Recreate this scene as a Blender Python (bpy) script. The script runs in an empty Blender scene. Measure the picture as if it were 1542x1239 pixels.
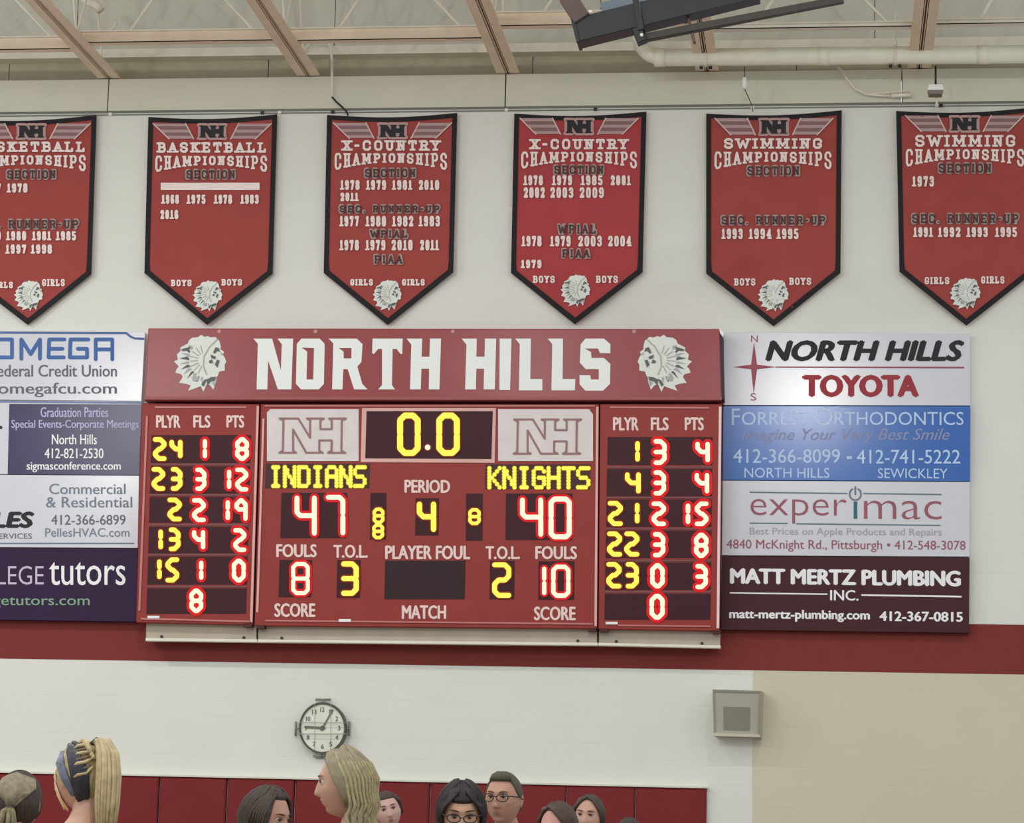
import bpy, bmesh, math, random
from mathutils import Vector, Matrix
from mathutils.geometry import tessellate_polygon
random.seed(7)
sc = bpy.context.scene
COL = sc.collection

# ------------------------------------------------------------------ camera
F = 3850.0; CX, CY = 771.0, 619.5
ax = Vector((31000, 120, -F)).normalized()            # world +X seen in camera axes (right, down, forward)
az_ = Vector((565, -22500, F)); az_ = (az_ - az_.dot(ax) * ax).normalized()
ay = az_.cross(ax).normalized()
CAM = Vector((3.36, -27.0, 1.35))
cam_d = bpy.data.cameras.new('camera'); cam = bpy.data.objects.new('camera', cam_d); COL.objects.link(cam)
cam_d.sensor_fit = 'HORIZONTAL'; cam_d.sensor_width = 36.0; cam_d.lens = F / 1542 * 36.0
cam_d.clip_start = 0.1; cam_d.clip_end = 200
right = Vector((ax.x, ay.x, az_.x)); up = -Vector((ax.y, ay.y, az_.y)); back = -Vector((ax.z, ay.z, az_.z))
M = Matrix((right, up, back)).transposed().to_4x4(); M.translation = CAM
cam.matrix_world = M
sc.camera = cam

# ------------------------------------------------------------------ light, world, exposure
sc.view_settings.view_transform = 'Standard'; sc.view_settings.look = 'None'
sc.view_settings.gamma = 1.0; sc.view_settings.use_curve_mapping = False
sc.view_settings.exposure = -0.26
w = bpy.data.worlds.new('gym_ambient'); sc.world = w; w.use_nodes = True
w.node_tree.nodes['Background'].inputs[0].default_value = (0.93, 0.965, 1.0, 1)
w.node_tree.nodes['Background'].inputs[1].default_value = 1.02
def lamp(x, y, z, watts, globe=False, size=0.55, color=(1, 0.99, 0.965)):
    l = bpy.data.lights.new('high_bay_lamp', 'POINT' if globe else 'AREA'); l.energy = watts; l.color = color
    if globe: l.shadow_soft_size = 0.3          # prismatic globe that also throws light sideways
    else: l.shape = 'DISK'; l.size = size
    o = bpy.data.objects.new('high_bay_lamp', l); COL.objects.link(o); o.location = (x, y, z)
    o['label'] = 'round high bay gym lamp under the roof'; o['category'] = 'lamp'; o['group'] = 'high bay lamps'
    return o
LAMPS = [(-9.5, -6.5, 9.9, 420), (-3, -6.5, 9.9, 150), (4, -6.5, 9.9, 120), (10, -7.5, 9.9, 120),
         (2.92, -21.5, 9.9, 1050, True), (-1.98, -18.8, 9.9, 700, True), (-9.2, -19.8, 9.9, 700, True), (-12.0, -27.5, 9.9, 1300, True)]

# ------------------------------------------------------------------ helpers
def P(px, py, Y=0.0):
    d = Vector((px - CX, py - CY, F))
    r = Vector((d.dot(ax), d.dot(ay), d.dot(az_)))
    return CAM + r * ((Y - CAM.y) / r.y)
def lin(c):
    c = c / 255.0
    return c / 12.92 if c <= 0.04045 else ((c + 0.055) / 1.055) ** 2.4
MATS = {}
def mat(name, rgb, k=1.18, rough=0.6, metal=0.0, var=0.05, scale=6.0, bump=0.0, spec=0.4):
    if name in MATS: return MATS[name]
    m = bpy.data.materials.new(name); m.use_nodes = True; nt = m.node_tree; b = nt.nodes['Principled BSDF']
    col = [min(lin(c) * k, 0.92) for c in rgb]
    b.inputs['Roughness'].default_value = rough; b.inputs['Metallic'].default_value = metal
    b.inputs['Specular IOR Level'].default_value = spec
    tc = nt.nodes.new('ShaderNodeTexCoord'); nz = nt.nodes.new('ShaderNodeTexNoise')
    nz.inputs['Scale'].default_value = scale; nz.inputs['Detail'].default_value = 3
    nt.links.new(tc.outputs['Object'], nz.inputs['Vector'])
    cr = nt.nodes.new('ShaderNodeValToRGB')
    cr.color_ramp.elements[0].position = 0.3; cr.color_ramp.elements[1].position = 0.7
    cr.color_ramp.elements[0].color = (*[c * (1 - var) for c in col], 1)
    cr.color_ramp.elements[1].color = (*[min(c * (1 + var), 0.95) for c in col], 1)
    nt.links.new(nz.outputs['Fac'], cr.inputs['Fac']); nt.links.new(cr.outputs['Color'], b.inputs['Base Color'])
    if bump:
        bp = nt.nodes.new('ShaderNodeBump'); bp.inputs['Strength'].default_value = bump; bp.inputs['Distance'].default_value = 0.01
        nt.links.new(nz.outputs['Fac'], bp.inputs['Height']); nt.links.new(bp.outputs['Normal'], b.inputs['Normal'])
    MATS[name] = m; return m
def emat(name, rgb, s=1.0):
    if name in MATS: return MATS[name]
    m = bpy.data.materials.new(name); m.use_nodes = True; b = m.node_tree.nodes['Principled BSDF']
    c = (*[lin(v) for v in rgb], 1)
    b.inputs['Base Color'].default_value = (0.02, 0.01, 0.01, 1); b.inputs['Emission Color'].default_value = c
    b.inputs['Emission Strength'].default_value = s * 1.23; b.inputs['Specular IOR Level'].default_value = 0.1
    MATS[name] = m; return m
def block_wall(name, rgb, bw, bh):
    m = mat(name, rgb, rough=0.75, var=0.02, scale=1.3); nt = m.node_tree; b = nt.nodes['Principled BSDF']
    tc = nt.nodes.new('ShaderNodeTexCoord'); sx = nt.nodes.new('ShaderNodeSeparateXYZ'); cx = nt.nodes.new('ShaderNodeCombineXYZ')
    nt.links.new(tc.outputs['Object'], sx.inputs[0]); nt.links.new(sx.outputs['X'], cx.inputs['X']); nt.links.new(sx.outputs['Z'], cx.inputs['Y'])
    br = nt.nodes.new('ShaderNodeTexBrick'); br.inputs['Scale'].default_value = 1.0
    br.inputs['Brick Width'].default_value = bw; br.inputs['Row Height'].default_value = bh; br.inputs['Mortar Size'].default_value = 0.006
    br.inputs['Mortar Smooth'].default_value = 0.6
    nt.links.new(cx.outputs[0], br.inputs['Vector'])
    bp = nt.nodes.new('ShaderNodeBump'); bp.invert = True; bp.inputs['Strength'].default_value = 0.22; bp.inputs['Distance'].default_value = 0.006
    nt.links.new(br.outputs['Fac'], bp.inputs['Height']); nt.links.new(bp.outputs['Normal'], b.inputs['Normal'])
    return m

def link(name, verts, faces, m=None, parent=None, smooth=False, mats=None, midx=None):
    me = bpy.data.meshes.new(name); me.from_pydata([tuple(v) for v in verts], [], faces); me.update()
    for x in (mats or ([m] if m else [])): me.materials.append(x)
    if midx: me.polygons.foreach_set('material_index', midx)
    if smooth: me.polygons.foreach_set('use_smooth', [True] * len(me.polygons))
    o = bpy.data.objects.new(name, me); COL.objects.link(o)
    if parent is not None: adopt(o, parent)
    return o
def adopt(o, parent):
    bpy.context.view_layer.update() if False else None
    o.parent = parent
    o.matrix_parent_inverse = Matrix.Translation(-parent['_loc_v']) if False else Matrix.Translation(-Vector(LOC[parent.name]))
LOC = {}
def thing(name, label, cat, loc, group=None):
    o = bpy.data.objects.new(name, None); COL.objects.link(o); o.location = loc; o.empty_display_size = 0.1
    LOC[o.name] = tuple(loc)
    o['label'] = label; o['category'] = cat
    if group: o['group'] = group
    return o
def sub(o, parent):                       # sub-part: parent is a mesh part with identity basis
    o.parent = parent
def tag(o, label, cat, group=None):
    o['label'] = label; o['category'] = cat
    if group: o['group'] = group
    return o
def struct(o): o['kind'] = 'structure'; return o
class MB:
    """Collects shapes into one mesh."""
    def __init__(s): s.v = []; s.f = []; s.mi = []
    def add(s, v, f, mi=0):
        n = len(s.v); s.v += [Vector(q) for q in v]; s.f += [tuple(n + i for i in q) for q in f]; s.mi += [mi] * len(f)
    def box(s, a, b, mi=0):
        x0, y0, z0 = a; x1, y1, z1 = b
        v = [(x0,y0,z0),(x1,y0,z0),(x1,y1,z0),(x0,y1,z0),(x0,y0,z1),(x1,y0,z1),(x1,y1,z1),(x0,y1,z1)]
        s.add(v, [(0,3,2,1),(4,5,6,7),(0,1,5,4),(1,2,6,5),(2,3,7,6),(3,0,4,7)], mi)
    def prism(s, pts, Yf, Yb, mi=0, bev=0.0):
        """pts: outline in image pixels on the plane Y=Yf, pushed straight back to Yb."""
        fr = [P(x, y, Yf) for x, y in pts]; n = len(fr)
        bk = [Vector((p.x, Yb, p.z)) for p in fr]
        if bev:
            c = sum(fr, Vector()) / n
            inn = []
            for p in fr:
                d = p - c; inn.append(Vector((c.x + d.x - math.copysign(bev, d.x), Yf, c.z + d.z - math.copysign(bev, d.z))))
            for p in fr: p.y = Yf + bev
            v = inn + fr + bk
            f = [tuple(range(n))[::-1]] + [(i, (i+1) % n, n + (i+1) % n, n + i) for i in range(n)] + \
                [(n + i, n + (i+1) % n, 2*n + (i+1) % n, 2*n + i) for i in range(n)] + [tuple(range(2*n, 3*n))]
            s.add(v, f, mi)
        else:
            f = [tuple(range(n))[::-1]] + [(i, (i+1) % n, n + (i+1) % n, n + i) for i in range(n)] + [tuple(range(n, 2*n))]
            s.add(fr + bk, f, mi)
    def poly(s, loops, dep, mi=0):
        """flat polygon with holes; loops in pixels, dep(x, y) gives Y."""
        flat = [p for l in loops for p in l]
        tris = tessellate_polygon([[Vector((x, y, 0)) for x, y in l] for l in loops])
        s.add([P(x, y, dep(x, y)) for x, y in flat], [tuple(t) for t in tris], mi)
    def step(s):                              # overlapping flat pieces are laid a fraction of a millimetre apart
        s.k = (getattr(s, 'k', 0) + 1) % 18; return s.k*0.00022
    def stroke(s, pts, wd, dep, mi=0, closed=False, cap=True):
        if closed: pts = pts + [pts[0]]
        for (x0, y0), (x1, y1) in zip(pts, pts[1:]):
            L = math.hypot(x1-x0, y1-y0) or 1; nx, ny = -(y1-y0)/L*wd/2, (x1-x0)/L*wd/2
            q = [(x0+nx, y0+ny), (x1+nx, y1+ny), (x1-nx, y1-ny), (x0-nx, y0-ny)]
            h = s.step(); s.add([P(x, y, dep(x, y)-h) for x, y in q], [(0,1,2,3)], mi)
        if cap:
            for x0, y0 in pts: s.disc(x0, y0, wd/2, dep, mi)
    def disc(s, cx, cy, r, dep, mi=0, n=8, ry=None):
        ry = ry or r
        q = [(cx + r*math.cos((i+.5)*2*math.pi/n), cy + ry*math.sin((i+.5)*2*math.pi/n)) for i in range(n)]
        h = s.step(); s.add([P(x, y, dep(x, y)-h) for x, y in q], [tuple(range(n))], mi)
    def tube(s, path, rad, n=8, mi=0, cap=True):
        path = [Vector(p) for p in path]; k = len(path)
        if not hasattr(rad, '__len__'): rad = [rad] * k
        base = len(s.v); prev = None
        for i, p in enumerate(path):
            t = (path[min(i+1, k-1)] - path[max(i-1, 0)]).normalized()
            if prev is None: u = t.orthogonal().normalized()
            else:
                u = prev - t * prev.dot(t)
                u = u.normalized() if u.length > 1e-6 else t.orthogonal().normalized()
            prev = u; v = t.cross(u)
            for j in range(n):
                a = 2*math.pi*j/n; s.v.append(p + (u*math.cos(a) + v*math.sin(a)) * rad[i])
        for i in range(k-1):
            for j in range(n):
                s.f.append((base+i*n+j, base+i*n+(j+1) % n, base+(i+1)*n+(j+1) % n, base+(i+1)*n+j)); s.mi.append(mi)
        if cap:
            s.f.append(tuple(base+j for j in range(n))[::-1]); s.f.append(tuple(base+(k-1)*n+j for j in range(n))); s.mi += [mi, mi]
    def build(s, name, m, parent=None, smooth=False):
        mats = m if isinstance(m, list) else [m]
        return link(name, s.v, s.f, parent=parent, smooth=smooth, mats=mats, midx=s.mi)
def at(Y): return lambda x, y: Y
def quad(x0, y0, x1, y1): return [(x0, y0), (x1, y0), (x1, y1), (x0, y1)]

_tc = {}
def glyphs(body, bold=0.0, res=3):
    k = (body, bold, res)
    if k not in _tc:
        c = bpy.data.curves.new('t', 'FONT'); c.body = body; c.offset = bold; c.resolution_u = res
        o = bpy.data.objects.new('t', c); COL.objects.link(o)
        dg = bpy.context.evaluated_depsgraph_get(); me = bpy.data.meshes.new_from_object(o.evaluated_get(dg))
        v = [(q.co.x, q.co.y) for q in me.vertices]; f = [tuple(p.vertices) for p in me.polygons]
        bpy.data.objects.remove(o); bpy.data.curves.remove(c); bpy.data.meshes.remove(me)
        xs = [a for a, b in v]; ys = [b for a, b in v]; x0, x1, y0, y1 = min(xs), max(xs), min(ys), max(ys)
        _tc[k] = ([((a-x0)/(x1-x0), (b-y0)/(y1-y0)) for a, b in v], f)
    return _tc[k]
def text(mb, body, box, dep, bold=0.0, shear=0.0, slope=0.0, warp=None, mi=0, res=3):
    if bold > 0:                                  # thicken with shifted copies
        d_ = bold*(box[3]-box[1])/0.7; x0, y0, x1, y1 = box; x0 += d_; x1 -= d_
        if bold > 0.012: y0 += d_*.6; y1 -= d_*.6
        offs = [(-d_, 0), (d_, 0)] + ([(0, -d_*.6), (0, d_*.6), (0, 0)] if bold > 0.012 else [])
        for i, (ox, oy) in enumerate(offs): text(mb, body, (x0+ox, y0+oy, x1+ox, y1+oy), (lambda x, y, i=i: dep(x, y)-i*0.0005), 0.0, shear, slope, warp, mi, res)
        return
    v, f = glyphs(body, bold, res); x0, y0, x1, y1 = box; out = []
    for u, t in v:
        h = y1 - y0
        if shear: x = x0 + u*(x1-x0-shear*h) + t*shear*h
        else: x = x0 + u*(x1-x0)
        y = y1 - t*h
        if warp: y = warp(u, t)
        y += slope*(x-x0); out.append(P(x, y, dep(x, y)))
    mb.add(out, f, mi)

# stroke letters (slab) in a unit box, y up; second list = serif feet
G = {
 'A': ([[(.08,0),(.5,1),(.92,0)],[(.24,.34),(.76,.34)]], [(.08,0),(.92,0)]),
 'B': ([[(.2,0),(.2,1),(.7,1),(.88,.88),(.88,.64),(.7,.53),(.2,.53)],[(.7,.53),(.93,.4),(.93,.13),(.74,0),(.2,0)]], [(.2,0),(.2,1)]),
 'C': ([[(.92,.7),(.92,.85),(.7,1),(.3,1),(.1,.82),(.1,.18),(.3,0),(.7,0),(.92,.15),(.92,.28)]], []),
 'D': ([[(.2,0),(.2,1),(.68,1),(.92,.8),(.92,.2),(.68,0),(.2,0)]], [(.2,0),(.2,1)]),
 'E': ([[(.9,.8),(.9,1),(.2,1),(.2,0),(.9,0),(.9,.2)],[(.2,.5),(.7,.5)]], [(.2,0),(.2,1)]),
 'G': ([[(.92,.7),(.92,.85),(.7,1),(.3,1),(.1,.82),(.1,.18),(.3,0),(.7,0),(.9,.15),(.9,.42),(.6,.42)]], []),
 'H': ([[(.2,0),(.2,1)],[(.8,0),(.8,1)],[(.2,.5),(.8,.5)]], [(.2,0),(.2,1),(.8,0),(.8,1)]),
 'I': ([[(.5,0),(.5,1)]], [(.5,0),(.5,1)]),
 'K': ([[(.2,0),(.2,1)],[(.85,1),(.22,.45)],[(.45,.62),(.88,0)]], [(.2,0),(.2,1),(.85,1),(.88,0)]),
 'L': ([[(.22,1),(.22,0),(.88,0),(.88,.25)]], [(.22,1),(.22,0)]),
 'M': ([[(.14,0),(.14,1),(.5,.25),(.86,1),(.86,0)]], [(.14,0),(.14,1),(.86,0),(.86,1)]),
 'N': ([[(.18,0),(.18,1),(.82,0),(.82,1)]], [(.18,0),(.16,1),(.82,1)]),
 'O': ([[(.3,0),(.1,.2),(.1,.8),(.3,1),(.7,1),(.9,.8),(.9,.2),(.7,0),(.3,0)]], []),
 'P': ([[(.2,0),(.2,1),(.72,1),(.92,.86),(.92,.6),(.72,.47),(.2,.47)]], [(.2,0),(.2,1)]),
 'R': ([[(.2,0),(.2,1),(.72,1),(.9,.86),(.9,.62),(.72,.5),(.2,.5)],[(.6,.5),(.9,0)]], [(.2,0),(.2,1),(.9,0)]),
 'S': ([[(.9,.75),(.9,.86),(.7,1),(.3,1),(.1,.85),(.1,.65),(.3,.53),(.7,.47),(.9,.35),(.9,.15),(.7,0),(.3,0),(.1,.14),(.1,.26)]], []),
 'T': ([[(.06,.75),(.06,1),(.94,1),(.94,.75)],[(.5,1),(.5,0)]], [(.5,0)]),
 'U': ([[(.18,1),(.18,.2),(.35,0),(.65,0),(.82,.2),(.82,1)]], [(.18,1),(.82,1)]),
 'W': ([[(.05,1),(.28,0),(.5,.8),(.72,0),(.95,1)]], [(.05,1),(.95,1)]),
 'X': ([[(.1,0),(.9,1)],[(.1,1),(.9,0)]], [(.1,0),(.9,1),(.1,1),(.9,0)]),
 'Y': ([[(.1,1),(.5,.48),(.9,1)],[(.5,.48),(.5,0)]], [(.1,1),(.9,1),(.5,0)]),
 '-': ([[(.15,.48),(.85,.48)]], []), '.': ([[(.35,.02),(.55,.02)]], []),
 '0': ([[(.3,0),(.14,.2),(.14,.8),(.3,1),(.7,1),(.86,.8),(.86,.2),(.7,0),(.3,0)]], []),
 '1': ([[(.28,.82),(.5,1),(.5,0)]], [(.5,0)]),
 '2': ([[(.12,.75),(.14,.88),(.3,1),(.72,1),(.88,.86),(.88,.66),(.12,.0),(.88,0),(.88,.15)]], []),
 '3': ([[(.12,.8),(.3,1),(.7,1),(.88,.86),(.88,.64),(.7,.52),(.4,.52)],[(.7,.52),(.9,.38),(.9,.14),(.7,0),(.3,0),(.1,.16)]], []),
 '4': ([[(.72,0),(.72,1),(.08,.3),(.95,.3)]], [(.72,0)]),
 '5': ([[(.85,1),(.18,1),(.16,.56),(.65,.6),(.88,.44),(.88,.15),(.68,0),(.3,0),(.1,.14)]], []),
 '6': ([[(.85,.85),(.7,1),(.3,1),(.14,.8),(.14,.2),(.3,0),(.7,0),(.88,.16),(.88,.4),(.7,.55),(.16,.5)]], []),
 '7': ([[(.12,.82),(.12,1),(.9,1),(.42,0)]], []),
 '8': ([[(.3,.52),(.14,.65),(.14,.86),(.3,1),(.7,1),(.86,.86),(.86,.65),(.7,.52),(.3,.52),(.1,.37),(.1,.14),(.3,0),(.7,0),(.9,.14),(.9,.37),(.7,.52)]], []),
 '9': ([[(.15,.15),(.3,0),(.7,0),(.86,.2),(.86,.8),(.7,1),(.3,1),(.12,.84),(.12,.6),(.3,.45),(.84,.5)]], []),
}
ADV = {'I': .6, 'M': 1.3, 'W': 1.35, '.': .5, '-': .7, ' ': .55, '1': .85}
def slab(mb, word, box, dep, wd, mi=0, warp=None, serif=1.0, gap=0.16, wserif=None):
    x0, y0, x1, y1 = box
    tot = sum(ADV.get(c, 1.0) for c in word) + gap * (len(word) - 1); ux = (x1 - x0) / tot; cx = x0
    for c in word:
        a = ADV.get(c, 1.0) * ux
        if c != ' ':
            st, se = G[c]; inx = wd / 2
            def T(u, t):
                x = cx + inx + u*(a - 2*inx); y = y1 - wd/2 - t*(y1-y0-wd)
                return (x, warp(x, y)) if warp else (x, y)
            for l in st: mb.stroke([T(*q) for q in l], wd, dep, mi)
            if serif:
                for u, t in se:
                    x, y = T(u, t); s_ = serif * wd * 1.05; yy = y
                    mb.stroke([(x-s_, yy), (x+s_, yy)], (wserif or wd*0.8), dep, mi, cap=False)
        cx += a + gap * ux

# ------------------------------------------------------------------ materials
WHITE = block_wall('painted_block_white', (211, 212, 204), 0.41, 0.205)
BEIGE = block_wall('painted_block_beige', (197, 191, 169), 0.41, 0.205)
REDBAND = mat('painted_red_band', (120, 50, 45), rough=0.7, spec=0.2, var=0.03)
UPPER = mat('painted_upper_wall', (172, 166, 144), rough=0.8, var=0.04)
BANDM = mat('painted_bond_beam', (198, 196, 178), rough=0.75, var=0.03, scale=2)
TAN = mat('tan_steel', (222, 204, 180), rough=0.6, var=0.05)
TAND = mat('dark_gap', (100, 78, 62), rough=0.8)
CREAM = mat('cream_steel', (218, 214, 198), rough=0.5, var=0.04)
GREYW = mat('grey_deck', (198, 197, 184), rough=0.8, var=0.03, scale=1.5)
PIPEM = mat('cream_pipe', (236, 230, 208), rough=0.35, var=0.04)
BLACKM = mat('black_steel', (30, 31, 33), rough=0.4, var=0.1)
BROWNM = mat('brown_strap', (92, 76, 70), rough=0.6)
PAD = mat('red_vinyl_pad', (116, 36, 37), rough=0.55, spec=0.2, var=0.04, scale=3)
HEADR = mat('header_red', (140, 62, 62), rough=0.24, var=0.04, scale=3, spec=0.28)
BOARDR = mat('scoreboard_red', (138, 48, 42), rough=0.4, spec=0.25, var=0.04, scale=3)
FRAMER = mat('scoreboard_frame_red', (140, 66, 60), rough=0.35)
PINK = mat('pink_edge_highlight', (205, 160, 152), rough=0.35)  # highlight along the frame edges put into a pale pink colour
WHITEP = mat('white_vinyl', (222, 226, 222), rough=0.45, var=0.01)
CAPT = mat('caption_vinyl', (224, 198, 190), rough=0.5, var=0.02)
LEDW = mat('dark_led_window', (60, 29, 34), rough=0.4, spec=0.15, var=0.08, scale=40)
LEDL = mat('window_divider', (112, 66, 70), rough=0.5)
PLATE = mat('silver_plate', (206, 199, 197), rough=0.4, var=0.04)
PLATEO = mat('plate_outline', (142, 104, 104), rough=0.5)
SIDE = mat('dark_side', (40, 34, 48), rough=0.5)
SILV = mat('emblem_silver', (210, 215, 208), rough=0.6, var=0.05, scale=30)
EMD = mat('emblem_dark', (92, 97, 94), rough=0.7)
EMM = mat('emblem_mid', (164, 168, 163), rough=0.7)
BANR = mat('banner_red_cloth', (153, 70, 66), rough=0.8, spec=0.15, var=0.05, scale=4, bump=0.2)
BANK = mat('banner_black_cloth', (28, 25, 28), rough=0.8)
BANW = mat('banner_white_print', (226, 212, 206), rough=0.7, var=0.03)
BANG = mat('banner_grey_print', (160, 140, 134), rough=0.7, var=0.08, scale=20)
BANDK = mat('banner_dark_print', (72, 50, 52), rough=0.7)
YEL = emat('led_yellow', (255, 246, 92), 1.05); YELH = emat('led_yellow_halo', (112, 30, 14), 1.0)  # dim glow around the yellow digits painted as wider strokes
REDC = emat('led_red_core', (255, 240, 205), 1.15); REDH = emat('led_red_halo', (214, 20, 28), 1.0)  # bloom around the red digits painted as wider red strokes
SW = mat('sign_white', (196, 197, 204), rough=0.17, spec=0.5, var=0.015)
SNAVY = mat('sign_navy', (42, 36, 78), rough=0.22, spec=0.35)
SPURP = mat('sign_purple', (46, 27, 58), rough=0.5, spec=0.2)
SBLUE = mat('sign_blue', (44, 94, 168), rough=0.17, var=0.02)
SMAR = mat('sign_maroon', (66, 33, 37), rough=0.5, spec=0.2)
INKK = mat('ink_black', (28, 28, 32)); INKG = mat('ink_grey', (98, 100, 106)); INKLG = mat('ink_pale_grey', (152, 158, 164))
INKB = mat('ink_blue', (62, 98, 156)); INKR = mat('ink_red', (150, 44, 54)); INKM = mat('ink_maroon', (146, 84, 96))
INKT = mat('ink_teal', (42, 104, 104)); INKW = mat('ink_white', (232, 230, 236)); INKLB = mat('ink_light_blue', (176, 200, 230))
INKS = mat('ink_slate', (112, 122, 134)); INKGR = mat('ink_green', (124, 156, 130)); INKLV = mat('ink_lavender', (176, 172, 208))
INKST = mat('ink_steel', (98, 116, 128)); INKLA = mat('ink_script', (132, 138, 172))

# ------------------------------------------------------------------ structure
XL, XR = -14.0, 14.0
zt = P(771, 113, 0).z                         # top of the light bond beam
zb = P(771, 164, 0).z                         # its lower edge
mb = MB(); mb.box((XL, 0, 0), (XR, 0.3, zb)); wall = struct(mb.build('wall_back', WHITE))
LOC[wall.name] = (0, 0, 0)
mb = MB(); mb.poly([[(-700, 919-9.9), (2200, 940+9.9), (2200, 1015+10.9), (-700, 992-11.6)]], at(-0.003)); o = mb.build('painted_band', REDBAND, wall); o['label'] = 'dark red painted band'
mb = MB(); mb.poly([[(1134, 1009), (2200, 1025), (2200, 1500), (1131, 1500)]], at(-0.002)); o = mb.build('painted_area', BEIGE, wall); o['label'] = 'beige painted area'
# bond beam in separate precast lengths
edges = [-400, 163, 761, 1358, 1950]
beam = thing('bond_beam', 'long off-white concrete beam running along the wall above the banners', 'beam', (0, -0.03, zb))
for a, b in zip(edges, edges[1:]):
    mb = MB(); A = P(a+1, 140, -0.03); B = P(b-1, 140, -0.03)
    mb.box((A.x, -0.03, zb+0.02), (B.x, 0.3, zt)); mb.build('precast_length', BANDM, beam)
mb = MB(); mb.box((XL, -0.01, zb-0.0), (XR, 0.3, zb+0.02)); mb.build('joint_line', mat('dark_joint', (110, 112, 104)), beam)
# recessed upper wall panels above it
upj = [-300, 15, 405, 803, 1200, 1640, 2000]
zs = P(771, 80, 0.2).z; zc = 11.6
mb = MB(); mb.box((XL, 0.26, zt), (XR, 0.4, zc)); upper = struct(mb.build('wall_back_upper', TAND)); LOC[upper.name] = (0, 0, 0)
for a, b in zip(upj, upj[1:]):
    A = P(a, 98, 0.2); B = P(b-1.2, 98, 0.2); mb = MB(); mb.box((A.x, 0.2, zt), (B.x, 0.26, zs)); mb.build('wall_panel', UPPER, upper)
gj = [-300, 117, 505, 905, 1318, 1700, 2100]
for a, b in zip(gj, gj[1:]):
    A = P(a, 30, 0.2); B = P(b-1.2, 30, 0.2); mb = MB(); mb.box((A.x, 0.2, zs), (B.x, 0.26, zc)); mb.build('wall_panel', GREYW, upper)
mb = MB(); mb.box((XL, -30, -0.2), (XR, 0, 0)); struct(mb.build('floor', mat('maple_floor', (118, 106, 92), rough=0.5, var=0.08)))
mb = MB(); mb.box((XL, -9, zc), (XR, 0.4, zc+0.2)); struct(mb.build('ceiling', GREYW))
for l in LAMPS: lamp(*l)

# ledge angle under the grey zone
mb = MB(); z0 = P(771, 80, 0.1).z; z1 = P(771, 67, 0.1).z
mb.box((XL, 0.06, z0), (XR, 0.2, z1)); mb.box((XL, 0.02, z0-0.012), (XR, 0.2, z0+0.012)); mb.build('ledge_angle', CREAM, upper)

# ------------------------------------------------------------------ roof steel
jx = [-137, 165, 465, 765, 1065, 1384]
zj = P(765, 112, 0).z + 0.005
jl = ['', 'tan twin-angle roof joist meeting the wall between the two basketball banners', 'tan twin-angle roof joist meeting the wall left of the girls cross-country banner',
      'tan twin-angle roof joist ending above the left edge of the boys cross-country banner', 'tan twin-angle roof joist half hidden behind the black hoop beam and the pipe',
      'tan twin-angle roof joist rising above the pipe near the right edge']
for i, x in enumerate(jx):
    c = P(x, 113, 0).x
    if i == 0: continue
    t = thing('roof_joist', jl[i], 'joist', (c, 0, zj), 'roof joists')
    for s in (-1, 1):
        mb = MB(); x0, x1 = sorted((c + s*0.018, c + s*0.125))
        mb.box((x0, -7.5, zj), (x1, 0.2, zj+0.02)); mb.box(*( ((c+s*0.018-0.008, -7.5, zj), (c+s*0.018+0.008, 0.2, zj+0.12)) ))
        mb.build('chord_angle', TAN, t)
    mb = MB(); mb.box((c-0.012, -7.5, zj+0.02), (c+0.012, 0.2, zj+0.1)); mb.build('web_plate', TAND, t)
    for k in range(7):
        y0 = -0.3 - k*1.0; mb = MB()
        mb.tube([(c, y0, zj+0.1), (c, y0-0.5, zj+1.0)], 0.014, 6); mb.build('web_rod', CREAM, t)
        mb = MB(); mb.tube([(c, y0-0.5, zj+1.0), (c, y0-1.0, zj+0.1)], 0.014, 6); mb.build('web_rod', CREAM, t)
    mb = MB(); mb.box((c-0.1, -7.5, zj+1.0), (c+0.1, 0.2, zj+1.06)); mb.build('top_chord', TAN, t)
# bridging beams between the joists, each at its own distance
def zY(py, x):                                # distance at which the chord level shows at pixel row py
    lo, hi = -12.0, 0.2
    for _ in range(40):
        m_ = (lo+hi)/2
        if P(x, py, m_).z < zj: lo = m_
        else: hi = m_
    return m_
br = [(0, 78, 19, 'left edge of the picture'), (1, 65, 17, 'second gap between joists, above the basketball banners'), (2, 62, 18, 'third gap, above the girls cross-country banner'),
      (3, 40, 20, 'fourth gap, behind the tip of the black hoop beam'), (4, 45, 6, 'fifth gap, above the cream pipe'), (5, 38, 6, 'last gap at the top right corner')]
for i, by, hpx, where in br:
    xa = jx[i] if i else -137; xb = jx[i+1] if i < 5 else 1690
    Y = zY(by, (xa+xb)/2); h = hpx/143.0 * 1.0
    A = P(xa, 113, 0).x + 0.02; B = P(xb, 113, 0).x - 0.02
    t = thing('bridging_beam', 'tan bridging beam with white cross rods in the ' + where, 'beam', ((A+B)/2, Y, zj+0.02), 'roof bridging')
    mb = MB(); mb.box((A, Y, zj+0.02), (B, Y+0.02, zj+0.02+h)); mb.box((A, Y, zj+0.021), (B, Y+0.1, zj+0.033)); mb.build('beam_web', TAN if hpx > 8 else CREAM, t)
    mb = MB(); mb.box((A, Y-0.035, zj+0.02+h), (B, Y+0.03, zj+0.032+h)); mb.build('beam_flange', CREAM, t)
    mid = (A+B)/2
    for a, b in (((A+0.55, 0), (mid-0.1, 1)), ((mid+0.1, 1), (B-0.35, 0))):
        mb = MB(); mb.tube([(a[0], Y, zj+0.03+h+a[1]*0.72), (b[0], Y, zj+0.03+h+b[1]*0.72)], 0.017, 6); mb.build('cross_rod', CREAM, t)

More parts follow.
